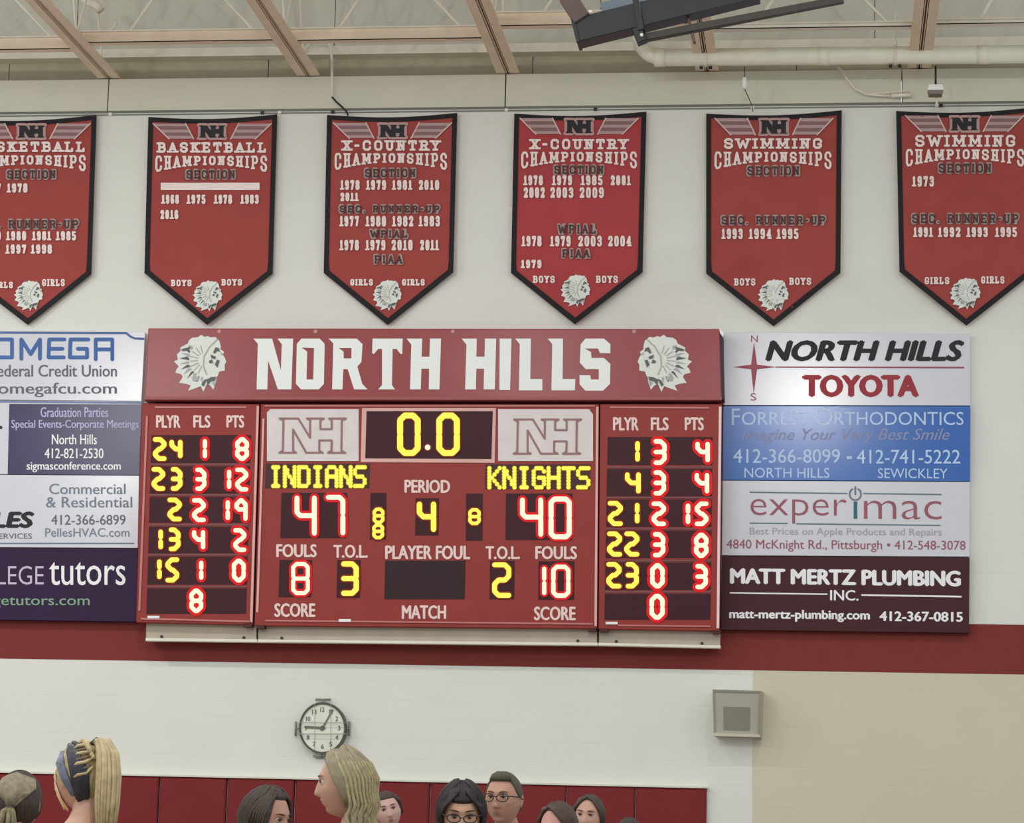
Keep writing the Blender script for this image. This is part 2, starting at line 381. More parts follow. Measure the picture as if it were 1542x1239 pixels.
# cream pipe
def px_tube(name, pts, Y, rpx, m, n=16, parent=None):
    mb = MB(); mb.tube([P(x, y, Y) for x, y in pts], rpx*(Y-CAM.y)/F, n); return mb.build(name, m, parent, smooth=True)
YP = -0.55
pipe = thing('drain_pipe', 'thick cream pipe with an elbow running right below the roof steel', 'pipe', P(1250, 86, YP))
arc = [(963, 20), (963, 56)] + [(963 + 30*(1-math.cos(a)), 56 + 30*math.sin(a)) for a in [math.pi/2*k/7 for k in range(1, 8)]]
px_tube('pipe_elbow', arc, YP, 11.5, PIPEM, parent=pipe)
px_tube('pipe_run', [(992, 86.5), (1620, 81)], YP, 14, PIPEM, parent=pipe)
for x in (993, 1240, 1480):
    px_tube('pipe_coupling', [(x-8, 86.5-(x-992)*.0088), (x+8, 86.3-(x-992)*.0088)], YP, 14.8, PIPEM, parent=pipe)
for x in (1063, 1348):
    y = 86.5-(x-992)*.0088; t = pipe
    px_tube('pipe_hanger', [(x-2, y), (x+2, y)], YP, 15.6, CREAM, parent=t)
    px_tube('hanger_rod', [(x, y-14), (x, y-24)], YP, 2.6, WHITEP, 8, parent=t)
    px_tube('hanger_rod', [(x, y-24), (x, y-90)], YP, 0.9, CREAM, 6, parent=t)
    for dx in (-7, 7): px_tube('hanger_bolt', [(x+dx-2.5, y+16), (x+dx+2.5, y+16)], YP, 2.6, BLACKM, 8, parent=t)
# conduits, detectors
t = thing('wall_conduit', 'thin white conduit dropping past the joist above the girls cross-country banner', 'conduit', P(498, 110, -0.06))
px_tube('conduit_run', [(462, 72), (466, 66), (474, 62), (488, 62), (496, 66), (499, 74), (500, 110), (500, 146)], -0.1, 2.3, CREAM, 8, t)
px_tube('cable', [(500, 146), (506, 153), (514, 160), (522, 168), (524, 174)], -0.1, 1.6, BLACKM, 6, t)
t = thing('curved_conduit', 'thin curved conduit ending in a horizontal white fitting at the right end of the beam', 'conduit', P(1310, 140, -0.06))
px_tube('conduit_run', [(1262, 100), (1275, 118), (1288, 134), (1305, 142), (1330, 144), (1345, 144)], -0.1, 1.5, CREAM, 8, t)
px_tube('fitting', [(1342, 144), (1371, 143)], -0.1, 3.2, CREAM, 10, t)
px_tube('conduit_run', [(1312, 141), (1340, 139), (1368, 136)], -0.1, 1.1, CREAM, 8, t)
t = thing('pull_switch', 'small white cylinder hanging on a thin cord below the pipe', 'sensor', P(1121, 125, YP))
px_tube('cylinder', [(1121, 117), (1121, 134)], YP, 3.6, WHITEP, 12, t); px_tube('cord', [(1121, 134), (1126, 144), (1132, 158), (1134, 168)], YP+0.2, 0.7, BLACKM, 6, t)
px_tube('cord', [(1121, 100), (1121, 117)], YP, 0.7, BLACKM, 6, t)
t = thing('junction_box', 'white ceiling box hung on a short rod above the rightmost banner', 'fixture', P(1409, 133, YP))
px_tube('rod', [(1409, 99.5), (1409, 128)], YP, 1.6, BLACKM, 8, t)
mb = MB(); mb.prism([(1399, 127), (1419, 127), (1421, 135), (1397, 135)], YP-0.08, YP+0.08); mb.build('box', WHITEP, t)
mb = MB(); mb.prism([(1398, 135), (1420, 135), (1419, 141), (1399, 141)], YP-0.07, YP+0.07); mb.build('box_base', mat('grey_metal', (120, 116, 106)), t)
px_tube('rod', [(1409, 140), (1411, 160)], YP+0.1, 1.6, CREAM, 8, t)
# hanging rail above banners
zr = P(771, 166.5, -0.012).z
t = thing('banner_rail', 'thin grey cable rail along the wall from which the banners hang', 'rail', (0, -0.012, zr))
mb = MB(); mb.tube([(XL, -0.012, zr), (XR, -0.012, zr)], 0.007, 6); mb.build('cable', mat('rail_grey', (128, 128, 120)), t)
for x in (165, 394, 420, 500, 762, 896, 1133, 1411, 1417):
    a = P(x, 165, -0.06); mb = MB(); mb.box((a.x-0.018, -0.03, zr-0.012), (a.x+0.018, -0.001, zr+0.02)); mb.build('cable_clamp', BLACKM if x in (394, 896, 1417, 500) else CREAM, t)
# short white lamp bracket high on the left
t = thing('lamp_bracket', 'pale curved bracket arm high between the first two roof joists', 'bracket', P(165, 30, -0.9))
px_tube('bracket_arm', [(110, -20), (128, 0), (145, 8), (152, 16)], -0.9, 7, CREAM, 10, t)
px_tube('hook', [(174, 30), (175, 36), (172, 42), (164, 46), (158, 46)], -0.9, 2.2, CREAM, 8, t)

# hoop support beam, nearer to the camera
YB = -7.0
t = thing('hoop_beam', 'thick black steel beam of a hanging basketball hoop at the top of the picture', 'beam', P(1000, 20, YB))
def bar(name, a, b, wpx, dep, m, parent, Y=YB):
    (x0, y0), (x1, y1) = a, b; L = math.hypot(x1-x0, y1-y0); nx, ny = -(y1-y0)/L*wpx/2, (x1-x0)/L*wpx/2
    mb = MB(); mb.prism([(x0-nx, y0-ny), (x1-nx, y1-ny), (x1+nx, y1+ny), (x0+nx, y0+ny)], Y, Y+dep, bev=0.006); return mb.build(name, m, parent)
bar('main_tube', (868, 45), (1140, -23), 35, 0.2, BLACKM, t)
bar('end_plate', (864, 46), (869, 44.7), 38, 0.22, BLACKM, t, YB-0.012)
bar('upper_tube', (905, 12), (1100, -37), 14, 0.1, mat('blue_grey_steel', (110, 120, 128), rough=0.3), t, YB+0.22)
bar('strap', (853, -8), (876, 27), 26, 0.1, BROWNM, t, YB-0.03)
bar('clamp', (955, -10), (966, 45), 9, 0.25, BLACKM, t, YB-0.03)
bar('clamp', (958, 40), (967, 62), 15, 0.1, BLACKM, t, YB-0.02)
bar('brace', (963, 57), (1270, -3), 9.5, 0.07, mat('dark_olive_steel', (58, 54, 46), rough=0.5), t, YB+0.05)
bar('hanger', (1034, 18), (1046, 64), 4, 0.04, BROWNM, t, YB+0.08)
for x, y in ((889, 17), (966, 52)): 
    mb = MB(); q = P(x, y, YB-0.05); mb.tube([q, q + Vector((0, 0.05, 0))], 0.013, 10); mb.build('bolt', CREAM, t)

# ------------------------------------------------------------------ emblem and monogram
def emblem(box, dep, parent, flip=False):
    x0, y0, x1, y1 = box
    def q(l): return [(x0 + ((1150-a) if flip else (a-85)) / ((1150-80) if flip else 990) * (x1-x0) if not flip else x1 - (a-85)/990*(x1-x0), y0 + (b-110)/1070*(y1-y0)) for a, b in l]
    e = lambda d: (lambda x, y: dep(x, y) - d)
    mb = MB()
    sil = [(600,110),(660,150),(720,135),(780,160),(860,150),(940,220),(970,330),(965,380),(1030,430),(1012,480),(1045,540),(1072,620),(1040,670),(1045,780),(940,800),(910,880),(890,900),(882,1000),(830,1140),(770,1060),(700,1040),(640,1180),(590,1070),(520,1100),(350,1160),(400,1060),(320,1030),(180,1010),(250,900),(225,850),(110,820),(130,760),(175,700),(85,610),(160,575),(140,480),(210,410),(205,350),(345,275),(370,210),(430,165),(540,155)]
    mb.poly([q(sil)], dep, 0)
    s_ = (x1-x0)/990
    # outer feathers: grey gaps and tips radiating from the brow
    for k in range(13):
        a = math.radians(-108 - k*13.2); ca, sa = math.cos(a), math.sin(a); ox, oy = 640, 600
        r0, r1 = (270 if 3 < k < 11 else 300), (455 if 2 < k < 10 else 420)
        w0, w1 = 16, 30 + (k % 3)*12
        pts = [(ox+ca*r0-sa*w0, oy+sa*r0+ca*w0), (ox+ca*(r0+40)-sa*w1, oy+sa*(r0+40)+ca*w1), (ox+ca*r1, oy+sa*r1), (ox+ca*r0+sa*w0, oy+sa*r0-ca*w0)]
        if k > 1: mb.poly([q(pts)], e(0.003), 1 if k % 2 else 2)
    for k in range(8):
        a = math.radians(-105 - k*20); ca, sa = math.cos(a), math.sin(a)
        mb.stroke(q([(660+ca*130, 580+sa*130), (660+ca*270, 580+sa*270)]), 18*s_, e(0.0025), 2)
    mb.stroke(q([(900,200),(760,330),(650,520),(640,700),(700,850)]), 24*s_, e(0.0028), 2)
    for l, mi in (([(215,385),(395,330),(370,390),(250,415)],1), ([(600,1040),(650,960),(710,930),(640,1080)],1), ([(700,950),(780,905),(880,895),(860,960),(770,985),(715,1070)],1), ([(800,1000),(875,965),(845,1080)],2), ([(420,900),(560,880),(540,960),(450,980)],2),
                  ([(870,340),(930,360),(955,430),(905,405),(850,460),(822,445)],1), ([(775,480),(875,520),(862,565),(790,545)],1), ([(740,600),(798,568),(822,638),(752,640)],1), ([(855,670),(895,575),(945,588),(903,720)],1), ([(960,430),(1012,468),(1018,495),(970,478)],2)):
        mb.poly([q(l)], e(0.0095), mi)
    return mb.build('emblem', [SILV, EMD, EMM], parent)
NHL = [(300,240),(520,240),(690,520),(692,262),(645,240),(890,240),(840,268),(840,395),(1005,395),(1005,268),(965,240),(1212,240),(1150,268),(1145,712),(1200,740),(950,740),(1000,712),(1005,560),(825,560),(825,712),(875,740),(635,740),(445,400),(445,712),(490,740),(245,740),(295,712),(305,268),(250,240)]
def nh(box):
    x0, y0, x1, y1 = box
    return [(x0 + (a-245)/967*(x1-x0), y0 + (b-240)/500*(y1-y0)) for a, b in NHL]

# ------------------------------------------------------------------ banners
def banner(geo, label, title, tbox, cbox, sec, secbox, years, heads, side, sides, em, mono, bar_=None, sag=5, cloth=None, crease=0.0):
    TL, TR, BR, TIP, BL = geo
    YB0 = -0.045; xm = (TL[0]+TR[0]+BL[0]+BR[0])/4; hw = (TR[0]-TL[0]+BR[0]-BL[0])/4
    ph = random.uniform(0, 6)
    def wave(x, y):
        u = (x-xm)/hw; v = (y-170)/320
        return YB0 - 0.016 - 0.012*math.sin(2.3*u+ph+1.1*v) - 0.008*math.sin(4.1*u-ph) * (1-0.3*v) - crease*math.exp(-((u-(0.95-0.75*v))/0.09)**2)*max(0, min(1, v*2-0.4))
    D = lambda d: (lambda x, y: wave(x, y) - d - 0.006)
    def uv(u, v):                              # u 0..1, v 0..1 straight part, then the point
        if v <= 1:
            x = (TL[0]+(TR[0]-TL[0])*u)*(1-v) + (BL[0]+(BR[0]-BL[0])*u)*v
            y = (TL[1]+(TR[1]-TL[1])*u)*(1-v) + (BL[1]+(BR[1]-BL[1])*u)*v + sag*math.sin(math.pi*u)*(1-v)**4
            return x, y
        s = v-1; lx, ly = BL[0]+(TIP[0]-BL[0])*s, BL[1]+(TIP[1]-BL[1])*s; rx, ry = BR[0]+(TIP[0]-BR[0])*s, BR[1]+(TIP[1]-BR[1])*s
        return lx+(rx-lx)*u, ly+(ry-ly)*u
    c = P(xm, 170, YB0); t = thing('championship_banner', label, 'banner', (c.x, YB0, c.z), 'championship banners on the wall')
    nu, vs = 32, [i/14 for i in range(15)] + [1 + i/8 for i in range(1, 9)]
    mb = MB(); vf = []; vb = []
    for v in vs:
        for i in range(nu+1):
            x, y = uv(i/nu, v); p = P(x, y, wave(x, y)); vf.append(p); vb.append(p + Vector((0, 0.006, 0)))
    n = nu+1; fs = []
    for j in range(len(vs)-1):
        for i in range(nu): fs.append((j*n+i, j*n+i+1, (j+1)*n+i+1, (j+1)*n+i))
    mb.add(vf, [f[::-1] for f in fs]); mb.add(vb, fs); mb.build('cloth', cloth or BANR, t, smooth=True)
    # border
    k = 6.8; out = []; inn = []
    for i in range(nu+1): out.append(uv(i/nu, 0))
    for v in vs[1:15]: out.append(uv(1, v))
    for i in range(1, 9): out.append(uv(1, 1+i/8))
    for i in range(7, -1, -1): out.append(uv(0, 1+i/8))
    for v in vs[13:0:-1]: out.append(uv(0, v))
    N = len(out); xc, yc = xm, 320
    for i in range(N):
        a, b, d_ = out[i-1], out[i], out[(i+1) % N]
        def nrm(p, q):
            L = math.hypot(q[0]-p[0], q[1]-p[1]) or 1; return (-(q[1]-p[1])/L, (q[0]-p[0])/L)
        n1, n2 = nrm(a, b), nrm(b, d_); bx, by = n1[0]+n2[0], n1[1]+n2[1]; dd = 1 + n1[0]*n2[0] + n1[1]*n2[1]
        kk = k * (1.15 if b[1] > 400 else 1.0)
        inn.append((b[0]+bx/dd*kk, b[1]+by/dd*kk))
    o2 = [(b[0] + (0.6 if b[0] > xm else -0.6), b[1]) for b in out]
    mb = MB(); V = [P(x, y, wave(x, y)-0.007) for x, y in o2] + [P(x, y, wave(x, y)-0.007) for x, y in inn] + [P(x, y, wave(x, y)+0.007) for x, y in o2]
    mb.add(V, [(i, N+i, N+(i+1) % N, (i+1) % N) for i in range(N)] + [(i, (i+1) % N, 2*N+(i+1) % N, 2*N+i) for i in range(N)]); mb.build('border', BANK, t)
    # striped wings and monogram
    mx0, my0, mx1, my1 = mono; mc = (mx0+mx1)/2
    mb = MB()
    for s in (-1, 1):
        for j in range(5):
            v0 = j/5; v1 = (j+0.95)/5; oi = lambda v: mc + s*(37 - 11*v); oo = lambda v: mc + s*(89 - 24*v); oi = lambda v: mc + s*(40-12*v)
            ya = my0 - 2 + v0*(my1-my0+3); yb_ = my0 - 2 + v1*(my1-my0+3)
            l = [(oi(v0), ya), (oo(v0), ya), (oo(v1), yb_), (oi(v1), yb_)]
            if s > 0: l = l[::-1]
            mb.poly([l], D(0.006), 0 if j % 2 == 0 else 1)
        for ed in (lambda v: mc + s*(40-12*v), lambda v: mc + s*(89-24*v)):
            mb.stroke([(ed(0), my0-2), (ed(1), my1+1)], 2.0, D(0.008), 2)
    mb.build('striped_wing', [mat('banner_stripe_light', (168, 140, 140)), mat('banner_stripe_dark', (128, 94, 96)), mat('banner_stripe_edge', (200, 178, 172))], t)
    mb = MB(); outl = nh(mono)
    mb.stroke(outl, 5.5, D(0.007), 0, closed=True); mb.poly([quad(mx0-1, my0-2, mx1+1, my1+1)], D(0.0065), 0)
    mb.poly([nh((mx0+1, my0+1, mx1-1, my1-1))], D(0.0145), 1); mb.stroke(nh((mx0+1.5, my0+1.5, mx1-1.5, my1-1.5)), 1.3, D(0.0148), 1, closed=True)
    mb.build('monogram', [mat('monogram_ground', (176, 142, 140)), INKK], t)
    # words
    mb = MB(); slab(mb, title, tbox, D(0.008), 3.6, serif=1.15)
    mb.build('lettering', BANW, t)
    cx0, cy0, cx1, cy1 = cbox
    def wp(x, y):
        u = (x-cx0)/(cx1-cx0)*2-1; top = cy0 + 1.5*(1-u*u); bot = cy1 - (cy1-cy0)*0.47*(1-u*u)
        return top + (y-cy0)/(cy1-cy0)*(bot-top)
    mb = MB(); slab(mb, 'CHAMPIONSHIPS', cbox, D(0.008), 3.3, warp=wp, serif=0.9); mb.build('lettering', BANW, t)
    for wtxt, b in heads:
        mb = MB(); slab(mb, wtxt, b, D(0.007), 6.4, 0, serif=0.4); slab(mb, wtxt, (b[0]+1.8, b[1]+2.2, b[2]-1.8, b[3]-2.2), D(0.0145), 2.3, 1, serif=0.8)
        mb.build('lettering', [BANG, BANDK], t)['label'] = 'grey outlined lettering'
    for wtxt, b in years:
        mb = MB(); slab(mb, wtxt, b, D(0.008), 3.1, serif=1.0, gap=0.1); mb.build('lettering', BANW, t)
    for b in sides:
        mb = MB(); slab(mb, side, b, D(0.008), 2.3, serif=0.8, gap=0.1); mb.build('lettering', BANW, t)
    if bar_:
        x0, y0, x1, y1 = bar_; mb = MB()
        for i in range(8):
            xa, xb = x0+(x1-x0)*i/8, x0+(x1-x0)*(i+1)/8; mb.add([P(x, y, wave(x, y)-0.014) for x, y in ((xa, y0), (xb, y0), (xb, y1), (xa, y1))], [(3,2,1,0)])
        mb.build('blank_strip', BANW, t)['label'] = 'plain white strip'
    emblem(em, D(0.008), t)

def ys(row, items): return [(s, (x0, row[0], x1, row[1])) for s, x0, x1 in items]
banner(((-54,180),(145,173),(137,413),(42,489),(-58,412)), 'red championship banner for girls basketball, leftmost, cut by the picture edge', 'BASKETBALL', (-41,213,129,229), (-43,233,130,259), 0, 0,
       ys((276,290), [('1977',-32,2),('1978',10,42)]) + ys((348,362), [('1979',-30,2),('1980',9,40),('1981',48,77),('1985',84,115)]) + ys((368,382), [('1987',-30,0),('1997',8,40),('1998',46,79)]),
       [('SECTION', (8,254,86,271)), ('SEC. RUNNER-UP', (-42,329,120,346))], 'GIRLS', [(-15,424,20,434),(63,420,98,431)], (21,422,65,468), (26,188,68,208))
banner(((224,176),(417,172),(410,412),(312,489),(218,411)), 'red championship banner for boys basketball with one plain white strip', 'BASKETBALL', (236,214,402,230), (233,234,403,260), 0, 0,
       ys((293,307), [('1968',243,270),('1975',281,310),('1978',322,350),('1983',362,390)]) + ys((316,330), [('2016',241,269)]),
       [('SECTION', (278,254,356,271))], 'BOYS', [(257,421,289,431),(333,420,365,430)], (290,422,335,469), (299,188,340,208), bar_=(242,275,391,286))
banner(((493,173),(688,170),(682,410),(584,489),(488,411)), 'red championship banner for girls cross-country crowded with five rows of years', 'X-COUNTRY', (515,211,663,227), (503,230,674,257), 0, 0,
       ys((271,286), [('1978',512,542),('1979',551,582),('1981',590,621),('2010',630,662)]) + ys((290,303), [('2011',512,540)]) + ys((325,341), [('1977',511,541),('1980',550,582),('1982',590,623),('1983',630,663)]) + ys((361,377), [('1978',511,541),('1979',550,581),('2010',589,622),('2011',632,661)]),
       [('SECTION', (547,252,628,269)), ('SEC. RUNNER-UP', (509,307,664,322)), ('WPIAL', (555,344,616,360)), ('PIAA', (561,382,608,399))], 'GIRLS', [(527,420,562,430),(605,420,640,430)], (561,421,605,468), (570,187,612,207))
banner(((775,171),(973,168),(967,410),(866,488),(770,411)), 'brighter red championship banner for boys cross-country with a lone year beside the bottom', 'X-COUNTRY', (798,209,946,225), (784,228,960,255), 0, 0,
       ys((264,279), [('1978',788,818),('1979',831,862),('1985',874,908),('2001',919,950)]) + ys((282,298), [('2002',788,821),('2003',828,864),('2009',872,910)]) + ys((355,371), [('1978',785,816),('1979',828,860),('2003',870,907),('2004',915,951)]) + ys((391,404), [('1979',784,816)]),
       [('SECTION', (832,247,911,264)), ('WPIAL', (838,336,900,354)), ('PIAA', (844,373,890,390))], 'BOYS', [(802,415,836,426),(897,415,931,426)], (844,413,889,462), (851,180,893,201), cloth=mat('banner_crimson_cloth', (162, 66, 69), rough=0.8, var=0.05, scale=4, bump=0.2, spec=0.15))
banner(((1064,171),(1267,166),(1265,411),(1165,491),(1064,412)), 'red championship banner for boys swimming with a diagonal crease', 'SWIMMING', (1089,208,1239,224), (1075,228,1253,256), 0, 0,
       ys((344,360), [('1993',1086,1119),('1994',1127,1162),('1995',1169,1203)]),
       [('SECTION', (1123,248,1206,266)), ('SEC. RUNNER-UP', (1084,323,1245,340))], 'BOYS', [(1105,419,1138,430),(1188,418,1222,429)], (1141,420,1188,469), (1144,180,1187,202), crease=0.02)
banner(((1350,167),(1552,162),(1556,410),(1455,490),(1355,409)), 'red championship banner for girls swimming, rightmost, cut by the picture edge', 'SWIMMING', (1377,203,1530,221), (1363,224,1543,252), 0, 0,
       ys((265,281), [('1973',1373,1407)]) + ys((342,357), [('1991',1375,1405),('1992',1412,1447),('1993',1455,1488),('1995',1498,1532)]),
       [('SECTION', (1411,244,1495,262)), ('SEC. RUNNER-UP', (1371,320,1536,338))], 'GIRLS', [(1392,417,1430,428),(1477,416,1513,427)], (1430,418,1477,466), (1431,176,1474,197), crease=0.012)

# ------------------------------------------------------------------ header sign
YH = -0.36
hd = thing('header_sign', 'long red sign with big white NORTH HILLS lettering on top of the scoreboard', 'sign', P(650, 603, YH))
mb = MB(); mb.prism([(223, 494), (1084, 495), (1087, 603), (217, 603)], YH, -0.0, bev=0.012); mb.build('sign_box', [HEADR], hd)
mb = MB(); mb.prism([(218, 597), (1087, 597.5), (1087, 602), (218, 601.5)], YH-0.012, YH+0.005); mb.build('bottom_lip', FRAMER, hd)
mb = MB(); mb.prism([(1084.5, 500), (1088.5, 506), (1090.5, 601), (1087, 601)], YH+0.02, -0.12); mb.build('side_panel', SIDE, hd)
mb = MB(); mb.prism([(1083, 495), (1090, 500), (1089, 508), (1084, 501)], YH-0.005, YH+0.02); mb.build('corner_cap', WHITEP, hd)
for x in (330, 682, 955, 475):
    mb = MB(); q = P(x, 499, YH-0.008); mb.tube([q, q+Vector((0, 0.02, 0))], 0.022, 8); mb.build('rivet', mat('rivet_grey', (178, 134, 128)), hd)
def tr(l, ox): return [(ox + a/7.71, 500 + b/7.71) for a, b in l]
LET = [(375, [[(50,75),(268,75),(370,440),(380,140),(330,75),(512,75),(492,665),(335,665),(222,330),(212,665),(88,665),(102,135)]]),
 (375, [[(610,75),(820,75),(878,135),(870,600),(810,665),(605,665),(545,600),(555,135)], [(610,180),(755,185),(745,550),(668,550),(675,225)]]),
 (375, [[(925,75),(1250,75),(1318,140),(1305,345),(1258,400),(1315,600),(1375,665),(1220,665),(1145,430),(1095,430),(1085,665),(965,665),(978,130)], [(1040,185),(1190,185),(1188,305),(1100,305),(1098,225)]]),
 (550, [[(85,75),(435,75),(430,255),(405,250),(365,195),(318,195),(310,615),(345,665),(150,665),(195,615),(195,195),(150,195),(100,255),(80,245)]]),
 (550, [[(480,75),(662,75),(655,285),(745,285),(752,75),(880,75),(862,665),(738,665),(742,425),(652,425),(645,665),(520,665),(535,145)]]),
 (550, [[(1120,75),(1295,75),(1290,285),(1385,285),(1390,75),(1520,75),(1505,665),(1375,665),(1380,425),(1290,425),(1285,665),(1160,665),(1175,145)]]),
 (735, [[(135,75),(272,75),(255,670),(132,670)]]),
 (735, [[(315,75),(497,75),(490,545),(630,545),(630,675),(358,675),(368,140)]]),
 (735, [[(692,75),(870,75),(865,545),(1012,545),(1008,675),(735,675),(745,140)]]),
 (735, [[(1130,75),(1345,75),(1420,140),(1420,245),(1300,245),(1275,190),(1120,190),(1195,230),(1200,300),(1345,300),(1420,370),(1415,600),(1335,680),(1130,680),(1062,605),(1062,500),(1185,500),(1195,550),(1285,550),(1285,430),(1135,430),(1065,355),(1075,140)]])]
for ox, loops in LET:
    mb = MB(); mb.poly([tr(l, ox) for l in loops], at(YH-0.004)); mb.build('letter', WHITEP, hd)
emblem((262, 504, 341, 590), at(YH-0.004), hd); emblem((960, 504, 1042, 590), at(YH-0.004), hd, flip=True)

# ------------------------------------------------------------------ scoreboard cabinets
YS = -0.30
DIG = {'0': 'ABCDEF', '1': 'BC', '2': 'ABGED', '3': 'ABGCD', '4': 'FGBC', '5': 'AFGCD', '6': 'AFGECD', '7': 'ABC', '8': 'ABCDEFG', '9': 'ABCDFG'}
def digit(ch, box, red, parent, wd=5.6, halo=4.2, ch_=None, Y=YS+0.012):
    x0, y0, x1, y1 = box; h = wd/2; l, r, t_, b = x0+h, x1-h, y0+h, y1-h; m_ = (t_+b)/2; c = ch_ if ch_ is not None else min(wd*0.75, (r-l)*0.4)
    sk = 1.2                                    # small gap at segment ends in the middle
    if ch == '1':
        xc = (x0+x1)/2; L = [[(xc, y0+h), (xc, m_-sk-h*.6)], [(xc, m_+sk+h*.6), (xc, y1-h)]]
    elif ch == '0': L = [[(l, m_-sk-1), (l, t_+c), (l+c, t_), (r-c, t_), (r, t_+c), (r, m_-sk-1)], [(l, m_+sk+1), (l, b-c), (l+c, b), (r-c, b), (r, b-c), (r, m_+sk+1)]]
    elif ch == '2': L = [[(l, t_), (r-c, t_), (r, t_+c), (r, m_-c), (r-c, m_), (l+c, m_), (l, m_+c), (l, b-c), (l+c, b), (r, b)]]
    elif ch == '3': L = [[(l, t_), (r-c, t_), (r, t_+c), (r, m_-c*.5), (r-c*.5, m_), (r, m_+c*.5), (r, b-c), (r-c, b), (l, b)], [(l, m_), (r-c*.5, m_)]]
    elif ch == '4': L = [[(l, t_), (l, m_-c), (l+c, m_), (r, m_)], [(r, t_), (r, m_-1)], [(r, m_+1), (r, b)]]
    elif ch == '5': L = [[(r, t_), (l+c, t_), (l, t_+c), (l, m_-c), (l+c, m_), (r-c, m_), (r, m_+c), (r, b-c), (r-c, b), (l, b)]]
    elif ch == '7': L = [[(l, t_), (r-c, t_), (r, t_+c), (r, m_-sk-1.5)], [(r, m_+sk+1.5), (r, b)]]
    elif ch in '8B': L = [[(l, m_-c*.6), (l, t_+c), (l+c, t_), (r-c, t_), (r, t_+c), (r, m_-c*.6), (r-c*.6, m_), (l+c*.6, m_), (l, m_-c*.6)], [(l+c*.6, m_), (l, m_+c*.6), (l, b-c), (l+c, b), (r-c, b), (r, b-c), (r, m_+c*.6), (r-c*.6, m_)]]
    elif ch == '9': L = [[(l+c*.6, m_), (l, m_-c*.6), (l, t_+c), (l+c, t_), (r-c, t_), (r, t_+c), (r, m_-1)], [(l+c*.6, m_), (r, m_)], [(r, m_+1), (r, b)]]
    mb = MB()
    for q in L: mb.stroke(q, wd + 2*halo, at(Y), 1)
    for q in L: mb.stroke(q, wd, at(Y-0.006), 0)
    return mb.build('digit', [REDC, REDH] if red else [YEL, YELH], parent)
def window(x0, y0, x1, y1, parent, slant=0.0, Y=YS-0.004, m=None, thin=0.0):
    mb = MB(); mb.poly([[(x0, y0), (x1, y0), (x1-slant, y1), (x0-slant, y1)]], at(Y)); return mb.build('display_window', m or LEDW, parent)
def caption(s, box, parent, slope=0.006):
    mb = MB(); text(mb, s, box, at(YS-0.006), bold=0.03, slope=slope); return mb.build('lettering', CAPT, parent)
def cabinet(name, label, cat, corners, parts):
    c = P(sum(x for x, y in corners)/4, max(y for x, y in corners), YS); t = thing(name, label, cat, c)
    mb = MB(); mb.prism(corners, YS, -0.002, bev=0.006); mb.build('cabinet', BOARDR, t); return t
def ridge(t, a, b, wpx=3.2, m=PINK, Y=YS):
    (x0, y0), (x1, y1) = a, b; L = math.hypot(x1-x0, y1-y0); nx, ny = -(y1-y0)/L*wpx/2, (x1-x0)/L*wpx/2
    mb = MB(); mb.prism([(x0-nx, y0-ny), (x1-nx, y1-ny), (x1+nx, y1+ny), (x0+nx, y0+ny)], Y-0.014, Y+0.004, bev=0.003); mb.build('frame_edge', m, t)
ID = YS-0.010
lp = cabinet('player_stats_board', 'narrow red LED board of home player numbers on the left of the scoreboard', 'scoreboard', [(214, 607), (390.5, 608), (380.5, 941), (205, 937)], 0)
cb = cabinet('main_scoreboard', 'wide red LED scoreboard showing 47 to 40 below the header sign', 'scoreboard', [(392.5, 608), (902, 608), (899, 946.5), (383, 942)], 0)
rp = cabinet('player_stats_board', 'narrow red LED board of visiting player numbers on the right of the scoreboard', 'scoreboard', [(903.5, 608), (1087, 608), (1083, 950), (901, 947)], 0)
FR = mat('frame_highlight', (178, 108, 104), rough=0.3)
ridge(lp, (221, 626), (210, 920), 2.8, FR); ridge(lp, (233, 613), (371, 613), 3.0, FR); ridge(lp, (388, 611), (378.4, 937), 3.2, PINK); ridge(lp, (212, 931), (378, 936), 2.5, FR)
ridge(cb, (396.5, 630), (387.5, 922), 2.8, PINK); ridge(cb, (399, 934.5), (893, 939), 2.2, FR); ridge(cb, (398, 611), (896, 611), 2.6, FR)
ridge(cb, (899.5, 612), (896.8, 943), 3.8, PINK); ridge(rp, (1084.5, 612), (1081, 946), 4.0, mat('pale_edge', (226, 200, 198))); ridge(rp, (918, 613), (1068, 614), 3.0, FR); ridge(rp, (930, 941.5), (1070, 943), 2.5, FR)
for t, pl in ((lp, [(237, 615), (365, 615), (383, 632), (384, 650)]),):
    pass
for t, a, b in ((lp, (214, 608.5), (391, 609.5)), (cb, (393, 609.5), (901, 609.5)), (rp, (904, 609.5), (1087, 609.5))):
    pass
# small white plates at the bottoms
for t, x, y in ((lp, 231, 929), (cb, 519, 934), (rp, 921, 938)):
    mb = MB(); mb.prism(quad(x-9, y-2, x+9, y+2), YS-0.018, YS); mb.build('name_plate', WHITEP, t)
# dark feet at the cabinet corners
for t, x, y in ((lp, 373, 941), (cb, 392, 943.5), (cb, 891, 947.5), (rp, 909, 948.5), (rp, 1079, 951)):
    mb = MB(); mb.prism(quad(x-6, y-2.5, x+6, y+3), YS-0.01, YS+0.08); mb.build('corner_bracket', mat('dark_red_bracket', (66, 24, 22)), t)
